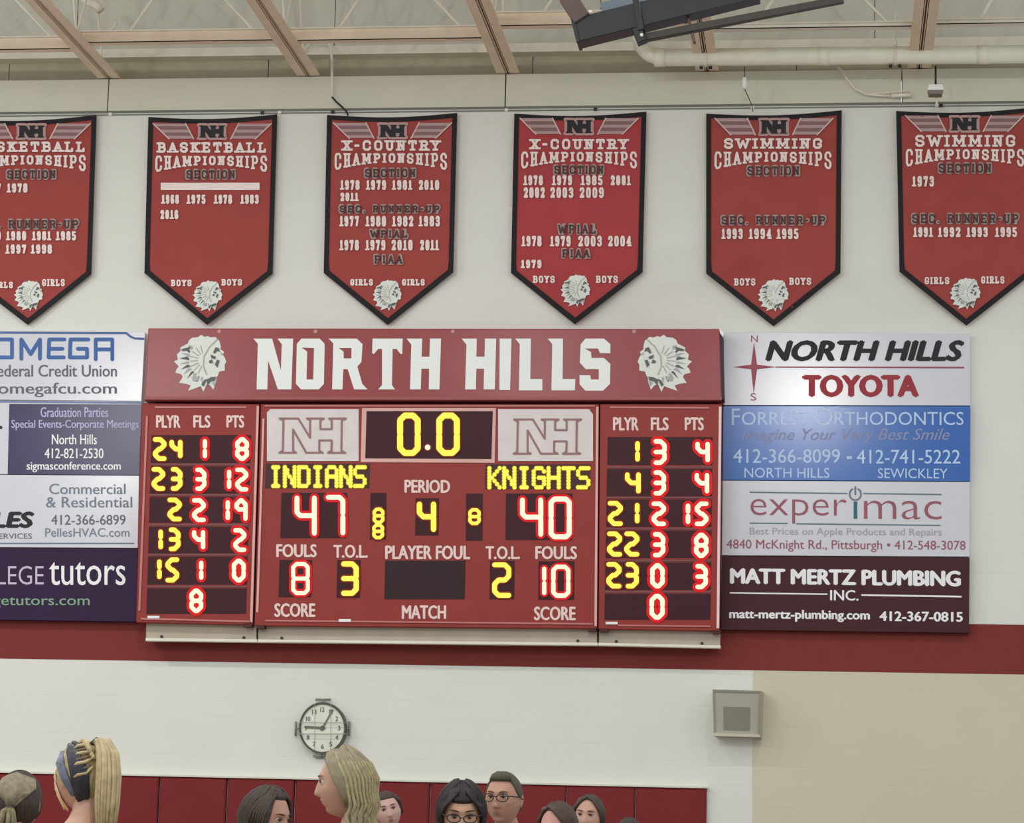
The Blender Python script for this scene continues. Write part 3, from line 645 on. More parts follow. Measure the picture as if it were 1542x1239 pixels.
# left stats
for a, b, s in (('PLYR', (235, 625, 272, 644), 0), ('FLS', (291, 625, 317, 644), 0), ('PTS', (341, 625, 368, 644), 0)): caption(a, b, lp)
rowsL = [(655, 697), (702, 743), (748, 787), (793, 833), (838, 880), (886, 924)]
for i, (a, b) in enumerate(rowsL):
    xs = 228 - (a-655)*0.028; xe = 378 - (a-655)*0.028; window(xs, a, xe, b, lp, slant=1.2)
    if i: mb = MB(); mb.prism(quad(xs, a-4.2, xe, a-1.6), YS-0.008, YS+0.004); mb.build('row_divider', LEDL, lp)
DL = [('2', 230,658,251,694,0), ('4', 255,662,275,690,0), ('1', 305,661,312,690,1), ('8', 354,658,375,694,1),
      ('2', 228,703,249,739,0), ('3', 257,703,275,739,0), ('3', 294,704,311,739,1), ('1', 342,707,348,736,1), ('2', 354,704,374,740,1),
      ('2', 252,749,274,785,0), ('2', 289,750,310,786,1), ('1', 340,753,346,783,1), ('9', 353,750,373,784,1),
      ('1', 238,797,246,827,0), ('3', 254,794,272,830,0), ('4', 289,798,309,827,1), ('2', 351,795,371,831,1),
      ('1', 236,842,244,872,0), ('5', 249,839,270,877,0), ('1', 300,844,306,873,1), ('0', 349,841,370,877,1), ('8', 285,886,306,923,1)]
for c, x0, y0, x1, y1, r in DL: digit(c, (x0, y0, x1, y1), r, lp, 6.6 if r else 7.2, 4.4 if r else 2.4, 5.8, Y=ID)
# right stats
for a, b in (('PLYR', (923, 628, 962, 648)), ('FLS', (980, 628, 1007, 648)), ('PTS', (1031, 628, 1060, 648))): caption(a, b, rp)
rowsR = [(658, 700), (706, 747), (752, 793), (799, 840), (847, 888), (894, 933)]
for i, (a, b) in enumerate(rowsR):
    xs = 915 - (a-658)*0.018; xe = 1073 - (a-658)*0.012; window(xs, a, xe, b, rp, slant=0.6)
    if i: mb = MB(); mb.prism(quad(xs, a-4.2, xe, a-1.6), YS-0.008, YS+0.004); mb.build('row_divider', LEDL, rp)
DR = [('1', 955,664,965,695,0), ('3', 984,661,1004,700,1), ('4', 1047,665,1069,696,1),
      ('4', 941,711,965,743,0), ('3', 984,708,1003,746,1), ('4', 1046,712,1068,743,1),
      ('2', 915,754,938,792,0), ('1', 955,757,964,788,0), ('2', 981,755,1003,792,1), ('1', 1032,758,1040,789,1), ('5', 1046,755,1067,792,1),
      ('2', 914,800,937,838,0), ('2', 940,800,963,838,0), ('3', 983,801,1002,839,1), ('8', 1045,802,1067,840,1),
      ('2', 913,846,936,886,0), ('3', 942,846,962,886,0), ('0', 979,848,1001,886,1), ('3', 1047,849,1066,887,1), ('0', 978,894,1001,933,1)]
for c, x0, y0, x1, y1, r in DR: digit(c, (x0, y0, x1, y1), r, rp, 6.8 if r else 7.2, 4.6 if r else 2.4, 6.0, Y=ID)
# main board: clock, plates, names
mb = MB(); mb.prism([(545, 614), (747, 614), (745, 697), (543, 696)], YS-0.012, YS+0.002, bev=0.004); mb.build('clock_frame', PINK, cb)
mb = MB(); mb.poly([[(552, 619), (742, 619), (740, 691), (550, 690)]], at(YS-0.015)); mb.build('display_window', LEDW, cb)
for x in (598, 657): digit('0', (x, 621, x+35.5, 686.5), 0, cb, 9.0, 1.8, 7.0, Y=YS-0.019)
mb = MB(); mb.disc(644, 673.5, 6.5, at(YS-0.019), 1, 12); mb.disc(644, 673.5, 4.2, at(YS-0.025), 0, 12); mb.build('decimal_point', [REDC, YELH], cb)
for x0, x1, nb in ((402, 540, (420.5, 630, 521, 681.5)), (750, 893, (773.5, 631.5, 875, 683))):
    mb = MB(); mb.prism([(x0+5, 616), (x1, 616), (x1, 694), (x0, 694), (x0, 621)] if x0 < 500 else [(x0, 616), (x1-6, 616), (x1, 624), (x1, 694), (x0, 694)], YS-0.010, YS+0.002)
    pl = mb.build('logo_plate', PLATE, cb)
    mb = MB(); mb.stroke(nh(nb), 3.0, at(YS-0.014), 0, closed=True); o = mb.build('monogram', PLATEO); o.parent = pl
M57 = {'I': '01110 00100 00100 00100 00100 00100 01110', 'N': '10001 11001 11001 10101 10011 10011 10001', 'D': '11110 10001 10001 10001 10001 10001 11110', 'A': '01110 10001 10001 11111 10001 10001 10001',
       'S': '01111 10000 10000 01110 00001 00001 11110', 'K': '10001 10010 10100 11000 10100 10010 10001', 'G': '01110 10001 10000 10111 10001 10001 01110', 'H': '10001 10001 10001 11111 10001 10001 10001', 'T': '11111 00100 00100 00100 00100 00100 00100'}
def matrix(word, x0, y0, x1, y1, parent, Y):
    pitch = (x1-x0)/(len(word)*5.75-0.75); py = (y1-y0)/7
    for k, c in enumerate(word):
        mb = MB(); cx = x0 + k*pitch*5.75
        for j, row in enumerate(M57[c].split()):
            for i, b in enumerate(row):
                if b == '1': mb.disc(cx+(i+.5)*pitch, y0+(j+.5)*py, 3.9, at(Y), 1); mb.disc(cx+(i+.5)*pitch, y0+(j+.5)*py, 2.9, at(Y-0.004), 0, ry=3.1)
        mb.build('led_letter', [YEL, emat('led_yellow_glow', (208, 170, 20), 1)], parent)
DK = mat('name_window', (58, 22, 24), rough=0.5)
window(400, 698, 557, 735, cb, 1, m=DK); matrix('INDIANS', 406, 701, 551, 734, cb, YS-0.010)
window(731, 699, 889, 736, cb, 0.5, m=DK); matrix('KNIGHTS', 735, 702.5, 888, 736, cb, YS-0.010)
caption('PERIOD', (609, 722, 678, 742), cb)
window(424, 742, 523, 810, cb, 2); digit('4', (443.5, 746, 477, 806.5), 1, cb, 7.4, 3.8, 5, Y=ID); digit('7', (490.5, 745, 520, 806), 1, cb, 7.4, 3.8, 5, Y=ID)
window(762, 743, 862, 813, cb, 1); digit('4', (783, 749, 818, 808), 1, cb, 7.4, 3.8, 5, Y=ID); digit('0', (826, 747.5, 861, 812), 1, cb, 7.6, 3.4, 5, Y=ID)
window(558, 742, 582, 812, cb, 1); window(702, 743, 727, 814, cb, 0.6); window(626, 750, 661, 806, cb, 1)
for x0, y0, x1, y1 in ((561, 764, 579, 789), (560.5, 788, 578.5, 812), (705, 765, 724, 790.5)): digit('8', (x0, y0, x1, y1), 0, cb, 5.2, 2.4, 3.5, Y=ID)
digit('4', (627.5, 755, 657, 801), 0, cb, 8.2, 2.4, 6, Y=ID)
for a, b in (('FOULS', (416, 819, 477, 839)), ('T.O.L.', (502, 820, 554, 840)), ('PLAYER FOUL', (580, 821, 708, 842)), ('T.O.L.', (731, 822, 783, 842)), ('FOULS', (806, 822, 869, 842)),
             ('SCORE', (413, 908, 475, 929)), ('MATCH', (605, 911, 672, 932)), ('SCORE', (804, 913, 867, 934))): caption(a, b, cb, 0.002)
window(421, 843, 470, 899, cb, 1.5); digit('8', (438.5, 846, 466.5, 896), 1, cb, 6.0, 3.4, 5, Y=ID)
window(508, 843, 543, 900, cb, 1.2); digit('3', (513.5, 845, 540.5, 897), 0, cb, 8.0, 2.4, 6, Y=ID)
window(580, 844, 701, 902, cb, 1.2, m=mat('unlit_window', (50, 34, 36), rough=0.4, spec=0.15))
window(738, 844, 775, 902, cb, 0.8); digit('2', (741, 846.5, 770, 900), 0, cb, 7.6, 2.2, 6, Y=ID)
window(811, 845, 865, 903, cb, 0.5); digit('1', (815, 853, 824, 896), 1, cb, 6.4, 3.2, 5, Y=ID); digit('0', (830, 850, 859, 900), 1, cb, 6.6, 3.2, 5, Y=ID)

# mounting beams below the cabinets
def mount(x0, x1, y0l, y1l, y0r, y1r, label, bolts):
    YM = -0.2; c = P((x0+x1)/2, y1r, YM); t = thing('mounting_beam', label, 'beam', c, 'mounting beams under the scoreboard')
    mb = MB(); mb.prism([(x0, y0l), (x1, y0r), (x1, y1r-4), (x0, y1l-4)], YM, -0.004); mb.build('beam_face', mat('beam_beige', (168, 158, 140), rough=0.5), t)
    mb = MB(); mb.prism([(x0-1, y1l-4.5), (x1+1, y1r-4.5), (x1+1, y1r), (x0-1, y1l)], YM-0.05, YM+0.05, bev=0.005); mb.build('beam_lip', CREAM, t)  # paler lip colour carries the highlight along the lower edge
    for x in bolts:
        f = (x-x0)/(x1-x0); y = y1l+(y1r-y1l)*f - 7; q = P(x, y, YM-0.015); mb = MB(); mb.tube([q, q+Vector((0, 0.016, 0))], 0.016, 8); mb.build('bolt', BLACKM, t)
mount(220, 386, 936, 965, 939, 967, 'short cream steel beam under the left player board', (243, 367))
mount(389, 899, 939, 967, 944, 972, 'longest cream steel beam under the main scoreboard', (424, 870))
mount(902, 1084, 945, 972, 948, 976, 'short cream steel beam under the right player board', (928, 1057))
for x, y in ((388, 972), (392, 972), (897, 978), (904, 978), (1082, 979), (221, 970)):
    pass

# ------------------------------------------------------------------ advertising signs
YA = -0.10; YT = YA-0.003
def sign(label, corners, m, th=YA):
    c = P(sum(x for x, y in corners)/4, max(y for x, y in corners), th); t = thing('advertising_sign', label, 'sign', c, 'advertising signs beside the scoreboard')
    mb = MB(); mb.prism(corners, th, 0.0, bev=0.003); mb.build('sign_panel', m, t); return t
def wr(t, s, box, m, bold=0.0, shear=0.0, slope=0.006, dep=None):
    mb = MB(); text(mb, s, box, at(dep or YT), bold, shear, slope); return mb.build('lettering', m, t)
def shape(t, name, loops, m, d=0.0):
    mb = MB(); mb.poly(loops, at(YT-d)); return mb.build(name, m, t)
# right column
s1 = sign('white car dealer sign with black and red lettering, top right of the scoreboard', [(1090, 500), (1461, 503), (1461, 610.5), (1089, 610)], SW)
wr(s1, 'NORTH HILLS', (1152, 512, 1454, 544), INKK, 0.055, 0.28, 0.0)
wr(s1, 'TOYOTA', (1208, 564, 1384, 598), INKR, 0.055, 0, 0.0)
wr(s1, 'N', (1131, 505, 1141, 515), INKM, 0.0); wr(s1, 'S', (1130, 592, 1139, 603), INKM, 0.0)
shape(s1, 'compass_star', [[(1103, 552.5), (1131, 549), (1135.5, 515), (1140, 549), (1170, 552.5), (1140, 556), (1135, 593), (1131, 556)]], mat('ink_compass', (150, 74, 84)))
shape(s1, 'rule_line', [[(1168, 551.6), (1452, 552), (1452, 554.6), (1168, 553.6)]], mat('ink_compass', (150, 74, 84)))
s2 = sign('bright blue orthodontist sign right of the scoreboard', [(1089, 611), (1461, 611.5), (1460.5, 724.5), (1088, 722.5)], SBLUE)
for a, b in (('F', (1102, 615, 1114, 640)), ('ORREST', (1117, 620, 1218, 640)), ('O', (1227, 614, 1254, 641)), ('RTHODONTICS', (1257, 620, 1451, 640))): wr(s2, a, b, INKLB, 0.0, 0, 0)
wr(s2, 'Imagine Your Very Best Smile', (1115, 645, 1434, 668), INKLA, 0.006, 0.35, 0)
wr(s2, '412-366-8099', (1104, 676, 1265, 697), INKLB, 0.005, 0, 0); wr(s2, '-', (1275, 687, 1283, 691), INKLB); wr(s2, '412-741-5222', (1290, 677, 1446, 698), INKLB, 0.005, 0, 0)
wr(s2, 'NORTH HILLS', (1121, 704, 1249, 719), INKLB, 0, 0, 0.004); wr(s2, 'SEWICKLEY', (1322, 705, 1427, 720), INKLB, 0, 0, 0.004)
s3 = sign('white repair shop sign with thin maroon lettering right of the scoreboard', [(1088, 723.5), (1460.5, 725.5), (1460, 838), (1087, 836)], SW)
def thin_txt(s, box, m): wr(s3, s, box, m, -0.008, 0, 0.004)
wr(s3, 'exper', (1130, 751, 1275, 788), INKM, -0.010, 0, 0.006); wr(s3, 'mac', (1301, 753.5, 1418, 781.5), INKM, -0.010, 0, 0.006)
shape(s3, 'letter', [quad(1285.5, 755, 1291, 781)], INKT)
mb = MB(); mb.stroke([(1288+8.6*math.cos(a), 744+9*math.sin(a)) for a in [(-60+i*300/14)*math.pi/180 for i in range(15)]], 2.4, at(YT), 0); mb.stroke([(1288, 733), (1288, 744)], 2.6, at(YT)); mb.build('power_symbol', INKST, s3)
for l in ([(1129, 740), (1276, 742), (1276, 744), (1129, 742)], [(1300, 742), (1418, 743.5), (1418, 745.5), (1300, 744)], [(1129, 786.5), (1186, 787), (1186, 789), (1129, 788.5)], [(1199, 787.5), (1416, 790), (1416, 792), (1199, 789.5)]): shape(s3, 'rule_line', [l], INKST)
wr(s3, 'Best Prices on Apple Products and Repairs', (1129, 794, 1418, 808), INKLG, 0.003, 0, 0.006)
wr(s3, '4840 McKnight Rd., Pittsburgh \u2022 412-548-3078', (1094, 812, 1454, 830), INKM, 0.004, 0, 0.006)
s4 = sign('dark maroon plumber sign at the bottom right of the scoreboard', [(1087, 837), (1460, 839.5), (1459, 953), (1085, 948)], SMAR)
wr(s4, 'MATT MERTZ PLUMBING', (1099, 855, 1447, 879), INKW, 0.05, 0, 0.012); wr(s4, 'INC.', (1250, 888, 1293, 904), INKW, 0.02, 0, 0.01)
for l in ([(1099, 891.5), (1246, 893.5), (1246, 895.5), (1099, 893.5)], [(1297, 894.5), (1448, 897), (1448, 899.5), (1297, 897)]): shape(s4, 'rule_line', [l], INKW)
wr(s4, 'matt-mertz-plumbing.com', (1098, 917, 1310, 935), INKW, 0.03, 0, 0.01); wr(s4, '412-367-0815', (1324, 920, 1450, 935), INKW, 0.035, 0, 0.01)
# left column
XO = -160
t1 = sign('white credit union sign with blue squared lettering at the top left', [(XO, 497), (218.5, 500), (213, 604), (XO, 600)], SW)
mb = MB(); D1 = at(YT)
for l in ([(-17, 511), (-17, 538), (18, 538), (18, 511), (-17, 511)], [(32, 540), (32, 511), (46, 533), (60, 511), (60, 540)], [(97, 511), (74, 511), (73, 538), (96, 538)], [(74, 525), (94, 525)],
          [(133, 511), (106, 511), (105, 538), (131, 538), (131, 525), (117, 525)], [(144, 541), (144, 511), (169, 511), (169, 541)], [(144, 526), (169, 526)]): mb.stroke(l, 5.6, D1, cap=True)
mb.build('lettering', INKB, t1)
mb = MB(); mb.stroke([(XO+3, 500), (190, 501.5), (197, 507), (203, 509.5), (216, 510)], 3.4, D1); mb.build('rule_line', mat('ink_slate_blue', (78, 104, 150)), t1)
wr(t1, 'Federal Credit Union', (-14, 549, 176, 567), INKG, 0.012, 0, 0); wr(t1, 'omegafcu.com', (-3, 576, 176, 598), INKG, 0.012, 0, 0)
t2 = sign('sign with a dark blue conference centre panel left of the player board', [(XO, 601.5), (213, 604.5), (209.5, 715), (XO, 713)], SW)
shape(t2, 'rule_line', [[(XO+3, 602), (213, 605), (213, 608), (XO+3, 605)]], mat('ink_dusty_blue', (120, 128, 165)))
mb = MB(); mb.prism([(14, 608), (213, 608.5), (209.5, 715), (11.5, 714)], YA-0.006, YA); mb.build('blue_panel', SNAVY, t2)
for a, b in (('Graduation Parties', (61, 613, 163, 628)), ('Special Events-Corporate Meetings', (17, 632, 209, 648)), ('North Hills', (78, 654, 146, 669)), ('412-821-2530', (67, 675, 156, 690)), ('sigmasconference.com', (40, 695, 182, 711))):
    wr(t2, a, b, INKLV if b[1] < 650 else INKW, 0.012, 0, 0, dep=YA-0.010)
shape(t2, 'lettering', [[(-12, 640), (2, 641), (4, 643.5), (2, 646), (-12, 645)]], INKK)
t3 = sign('white heating contractor sign with grey lettering left of the player board', [(XO, 714), (209.5, 716), (207.5, 825), (XO, 823)], SW)
wr(t3, 'Commercial', (74, 728, 189, 744), INKS, 0.008, 0, 0); wr(t3, '& Residential', (69, 748, 199, 764), INKS, 0.008, 0, 0)
wr(t3, '412-366-6899', (77, 775, 189, 790), INKG, 0.006, 0, 0); wr(t3, 'PellesHVAC.com', (68, 795, 195, 808), INKS, 0.004, 0, 0)
wr(t3, 'PELLES', (-75, 770, 53, 795), INKK, 0.06, 0.22, 0); wr(t3, 'HVAC SERVICES', (-50, 803, 48, 811), INKG, 0.01, 0, 0)
shape(t3, 'rule_line', [quad(XO+4, 817, 202, 819)], INKST)
t4 = sign('dark purple tutoring sign at the bottom left', [(XO, 824), (208, 826), (206, 936), (XO, 931)], SPURP)
wr(t4, 'COLLEGE', (-72, 852, 66, 880), mat('ink_pale_purple', (190, 178, 204)), -0.006, 0, 0); wr(t4, 'tutors', (74, 846, 189, 881), INKW, 0.004, 0, 0)
wr(t4, 'collegetutors.com', (-62, 896, 135, 916), INKGR, 0.006, 0, 0)

# ------------------------------------------------------------------ wall pads
px_ = [-170, -68, 35, 137.5, 240, 342, 444, 546, 648, 751, 853.5, 957.5, 1065]
for i, (a, b) in enumerate(zip(px_, px_[1:])):
    Yp = -0.06; A = P(a+0.8, 1175, Yp); B = P(b-0.8, 1175, Yp)
    ztop = P(1065, 1187, Yp).z
    t = thing('wall_pad', 'dark red vinyl wall pad in the row along the foot of the wall', 'wall pad', ((A.x+B.x)/2, Yp, 0.1), 'red wall pads')
    where = {1: 'behind the ponytail at the bottom left corner', 2: 'behind the tall blonde ponytail', 3: 'just right of the tall blonde ponytail', 4: 'below and left of the clock, bare', 5: 'behind the woman with long dark brown hair',
             6: 'behind the face of the blonde woman in profile', 7: 'behind the person hidden by the blonde woman', 8: 'behind the woman with long black hair and the man', 9: 'right of the man with glasses', 10: 'right of the two girls', 11: 'at the right end of the row'}
    if i in where: t['label'] = 'dark red vinyl wall pad ' + where[i]
    mb = MB(); g = 0.022
    x0, x1 = A.x, B.x; z0, z1 = 0.1, ztop
    v = [(x0+g, Yp, z0+g), (x1-g, Yp, z0+g), (x1-g, Yp, z1-g), (x0+g, Yp, z1-g), (x0+.004, Yp+.012, z0+.004), (x1-.004, Yp+.012, z0+.004), (x1-.004, Yp+.012, z1-.004), (x0+.004, Yp+.012, z1-.004),
         (x0, Yp+.03, z0), (x1, Yp+.03, z0), (x1, Yp+.03, z1), (x0, Yp+.03, z1), (x0, -0.001, z0), (x1, -0.001, z0), (x1, -0.001, z1), (x0, -0.001, z1)]
    f = [(0,1,2,3)] + [(k+4+j, k+4+(j+1) % 4, k+(j+1) % 4, k+j) for k in (0, 4, 8) for j in range(4)] + [(15,14,13,12)]
    mb.add(v, f); mb.build('padding', PAD, t)
    mb = MB(); mb.box((x0+0.002, -0.03, 0.03), (x1-0.002, -0.001, 0.1)); mb.build('nailing_board', CREAM, t)
mb = MB(); A = P(-170, 1160, -0.02); B = P(1066, 1187, -0.02); mb.box((A.x, -0.075, ztop+0.001), (B.x, -0.001, ztop+0.02)); tag(mb.build('pad_rail', mat('pad_rail_cream', (205, 204, 190))), 'thin off-white rail lying along the top of the red wall pads', 'rail')

# ------------------------------------------------------------------ clock
YC = -0.1; cx, cy = 485.5, 1096
ck = thing('wall_clock', 'round white wall clock inside a wire guard, above the blonde woman', 'clock', P(cx, cy+38, -0.02))
def ringpx(cx, cy, r0, r1, Y0, Yb, n=48, k=1.06):
    v = []; f = []
    for i in range(n):
        a = 2*math.pi*i/n; c_, s_ = math.cos(a), math.sin(a)
        o_ = P(cx+r1*c_, cy+r1*k*s_, Y0); q = P(cx+r0*c_, cy+r0*k*s_, Y0)
        v += [o_, q, Vector((o_.x, Yb, o_.z)), Vector((q.x, Y0+0.02, q.z))]
    for i in range(n):
        j = (i+1) % n; f += [(4*i, 4*i+1, 4*j+1, 4*j), (4*i, 4*j, 4*j+2, 4*i+2), (4*i+1, 4*i+3, 4*j+3, 4*j+1)]
    return v, f
mb = MB(); mb.add(*ringpx(cx, cy, 32.6, 35.4, YC, -0.002, k=1.1)); mb.build('rim', mat('clock_rim', (70, 72, 66), rough=0.4), ck)
mb = MB(); mb.disc(cx, cy, 33.2, at(YC+0.015), 0, 40, ry=36.6); mb.build('dial', mat('clock_dial', (214, 217, 202), rough=0.5), ck)
mb = MB()
for h in range(1, 13):
    a = math.radians(h*30-90); x, y = cx+25*math.cos(a), cy+28*math.sin(a)
    wdt = 3.6 if h < 10 else 5.5; text(mb, str(h), (x-wdt/2-.4, y-3.6, x+wdt/2+.4, y+3.6), at(YC+0.012), 0.02)
mb.build('numerals', mat('clock_ink', (104, 106, 98)), ck)
for (x1, y1, wd) in ((461, 1094.5, 3.6), (501, 1069, 2.6)):
    mb = MB(); mb.stroke([(cx-(x1-cx)*.12, cy-(y1-cy)*.12), (x1, y1)], wd, at(YC+0.007)); mb.build('clock_hand', mat('clock_hand', (110, 112, 100)), ck)
mb = MB(); mb.disc(cx, cy, 3.6, at(YC+0.004), 0, 12); mb.build('hub', EMD, ck)
WG = mat('guard_wire', (150, 152, 142), rough=0.4)
def wire(pts, r=0.9, Y=-0.13): px_tube('guard_wire', pts, Y, r, WG, 6, ck)
for dy in (-8, 9): wire([(449, cy+dy), (522, cy+dy)], 0.6)
for dx in (-11.5, 12.5): wire([(cx+dx, 1059), (cx+dx, 1133)], 0.45)
GW = mat('guard_bar', (128, 130, 122), rough=0.4)
for pts in ([(475, 1053), (498, 1053)], [(445.5, 1086), (445, 1108)], [(526, 1086), (525.5, 1108)], [(472, 1137.5), (476, 1140), (498, 1140)]): px_tube('guard_foot', pts, -0.03, 1.6, GW, 8, ck)
for pts in ([(486, 1053), (486, 1060)], [(445, 1097), (450, 1097)], [(526, 1097), (521, 1097)], [(485, 1140), (485, 1134)]): px_tube('guard_arm', pts, -0.05, 0.9, GW, 6, ck)

# ------------------------------------------------------------------ wall speaker
sp = thing('wall_speaker', 'grey box speaker mounted at the edge of the beige wall area', 'speaker', P(1108, 1108, -0.2))
GM = mat('speaker_grey', (166, 163, 148), rough=0.6); 
A = [P(1073, 1038, -0.30), P(1146, 1040, -0.30), P(1144, 1110, -0.22), P(1075, 1108, -0.22)]
zt_, zb_ = A[0].z, A[2].z
Bk = [Vector((A[0].x+0.02, -0.001, zt_)), Vector((A[1].x-0.02+0.04, -0.001, zt_)), Vector((A[2].x+0.02, -0.001, zb_)), Vector((A[3].x+0.02, -0.001, zb_))]
link('speaker_box', A+Bk, [(3,2,1,0),(4,5,6,7),(0,1,5,4),(1,2,6,5),(2,3,7,6),(3,0,4,7)], GM, sp)
def on(u, v, d=0.004):
    p = (A[0]*(1-u)+A[1]*u)*(1-v) + (A[3]*(1-u)+A[2]*u)*v; return p + Vector((0, -d, 0))
def pan(name, u0, v0, u1, v1, d, m):
    f = [on(u0,v0,d), on(u1,v0,d), on(u1,v1,d), on(u0,v1,d)]; b = [on(u0,v0,0), on(u1,v0,0), on(u1,v1,0), on(u0,v1,0)]
    return link(name, f+b, [(3,2,1,0),(0,1,5,4),(1,2,6,5),(2,3,7,6),(3,0,4,7)], m, sp)
pan('grille', 0.22, 0.36, 0.78, 0.86, 0.006, mat('speaker_grille', (130, 126, 111), rough=0.8))
pan('face_edge', 0, 0, 1, 0.045, 0.012, mat('speaker_edge', (142, 140, 125))); pan('face_edge', 0, 0.045, 0.035, 0.95, 0.012, mat('speaker_edge', (142, 140, 125))); pan('face_edge', 0.965, 0.045, 1, 0.95, 0.012, mat('speaker_edge', (142, 140, 125)))
pan('bottom_lip', 0, 0.94, 1, 1.0, 0.03, mat('speaker_lip', (196, 192, 172)))

# ------------------------------------------------------------------ people
def gs(x, s): return math.exp(-(x/s)**2)
def surf(dx, dy, dz, face=1.0, fem=True):
    """point on the head for a unit direction, -y is the face; head is about 0.235 m tall."""
    t = max(0.0, -dz); x = dx*0.079; y = dy*0.098; z = dz*0.118
    x *= 1 - 0.22*t**2
    if dy > 0: y *= 1 - 0.35*t
    else:
        y = -0.098*abs(dy)**0.82; y *= 1 - 0.06*t
    if face and dy < 0.05:
        f = face*min(1, max(0, (-dy)/0.5))
        nzp = 0.0
        if -0.036 < z < 0.022: nzp = (0.022 - z)/0.058
        nose = 0.024*nzp**1.1*gs(x, 0.008+0.007*nzp) if z > -0.036 else 0.024*gs(x, 0.014)*max(0, 1-(-0.036-z)/0.009)
        y -= f*nose
        y += f*0.009*(gs(x-0.031, 0.017)+gs(x+0.031, 0.017))*gs(z-0.010, 0.014)
        y -= f*0.005*gs(z-0.032, 0.012)*gs(x, 0.05)
        y -= f*0.007*gs(x, 0.022)*(gs(z+0.055, 0.006)+0.9*gs(z+0.068, 0.006))
        y += f*0.003*gs(x, 0.03)*gs(z+0.081, 0.007)
        y -= f*0.009*gs(x, 0.026)*gs(z+0.100, 0.016)
        x *= 1 + 0.05*gs(z+0.02, 0.03)
    return Vector((x, y, z))
def sd(az, el):
    a, e = math.radians(az), math.radians(el); return (math.sin(a)*math.cos(e), -math.cos(a)*math.cos(e), math.sin(e))
def lattice(fn, nu=64, nv=48):
    v = []; f = []
    for j in range(nv+1):
        e = -90 + 180*j/nv
        for i in range(nu): v.append(fn(-180+360*i/nu, e))
    for j in range(nv):
        for i in range(nu): f.append((j*nu+i, j*nu+(i+1) % nu, (j+1)*nu+(i+1) % nu, (j+1)*nu+i))
    return v, f
def skin_mesh(verts, edges, radii, root=0, sub=1):
    me = bpy.data.meshes.new('sk'); me.from_pydata(verts, edges, []); o = bpy.data.objects.new('sk', me); COL.objects.link(o)
    m = o.modifiers.new('s', 'SKIN'); m.use_smooth_shade = True
    sv = me.skin_vertices[0].data
    for i, r in enumerate(radii): sv[i].radius = (r, r) if not hasattr(r, '__len__') else r; sv[i].use_root = (i == root)
    ms = o.modifiers.new('u', 'SUBSURF'); ms.levels = sub; ms.render_levels = sub
    dg = bpy.context.evaluated_depsgraph_get(); r = bpy.data.meshes.new_from_object(o.evaluated_get(dg))
    v = [q.co.copy() for q in r.vertices]; f = [tuple(p.vertices) for p in r.polygons]
    bpy.data.objects.remove(o); bpy.data.meshes.remove(me); bpy.data.meshes.remove(r); return v, f
def body_parts(H, zc_, male=False):
    """H: height; zc_: head centre height. Person faces -y."""
    k = H/1.7; sw = 0.19*k if male else 0.165*k
    V = [(0,0,.95*k),(0,0,1.12*k),(0,.01,1.25*k),(0,.015,1.345*k),(0,.015,zc_-0.12),(0,.0,zc_-0.05)]
    R = [(.14,.10),(.115,.09),(.145,.10),(.10,.07),.052,.055]; E = [(0,1),(1,2),(2,3),(3,4),(4,5)]
    if male: R[4] = .06
    arms = []
    for s in (-1, 1):
        n = len(V); V += [(s*sw,.015,1.325*k),(s*(sw+.05),.03,1.10*k),(s*(sw+.03),-.06,.86*k),(s*(sw+.03),-.09,.79*k)]; R += [.052,.042,.028,.032]; E += [(3,n),(n,n+1),(n+1,n+2),(n+2,n+3)]
        for q in range(4):
            m_ = len(V); x = s*(sw+.03) ; yy = -.065 - q*.019
            V += [(x, yy-.01, .755*k),(x-s*.004, yy-.016, (.70+.01*(q in (1,2))*-1)*k)]; R += [.0095,.008]; E += [(n+3,m_),(m_,m_+1)]
        m_ = len(V); V += [(s*(sw+.01), -.115, .79*k)]; R += [.010]; E += [(n+2,m_)]
        h = len(V); V += [(s*.09,0,.90*k),(s*.10,-.01,.50*k),(s*.10,.02,.10*k),(s*.11,-.06,.04),(s*.115,-.13,.03)]; R += [.095,.062,.042,.038,.03]; E += [(0,h),(h,h+1),(h+1,h+2),(h+2,h+3),(h+3,h+4)]
    return V, E, R
SHOE = mat('shoe', (60, 60, 64))
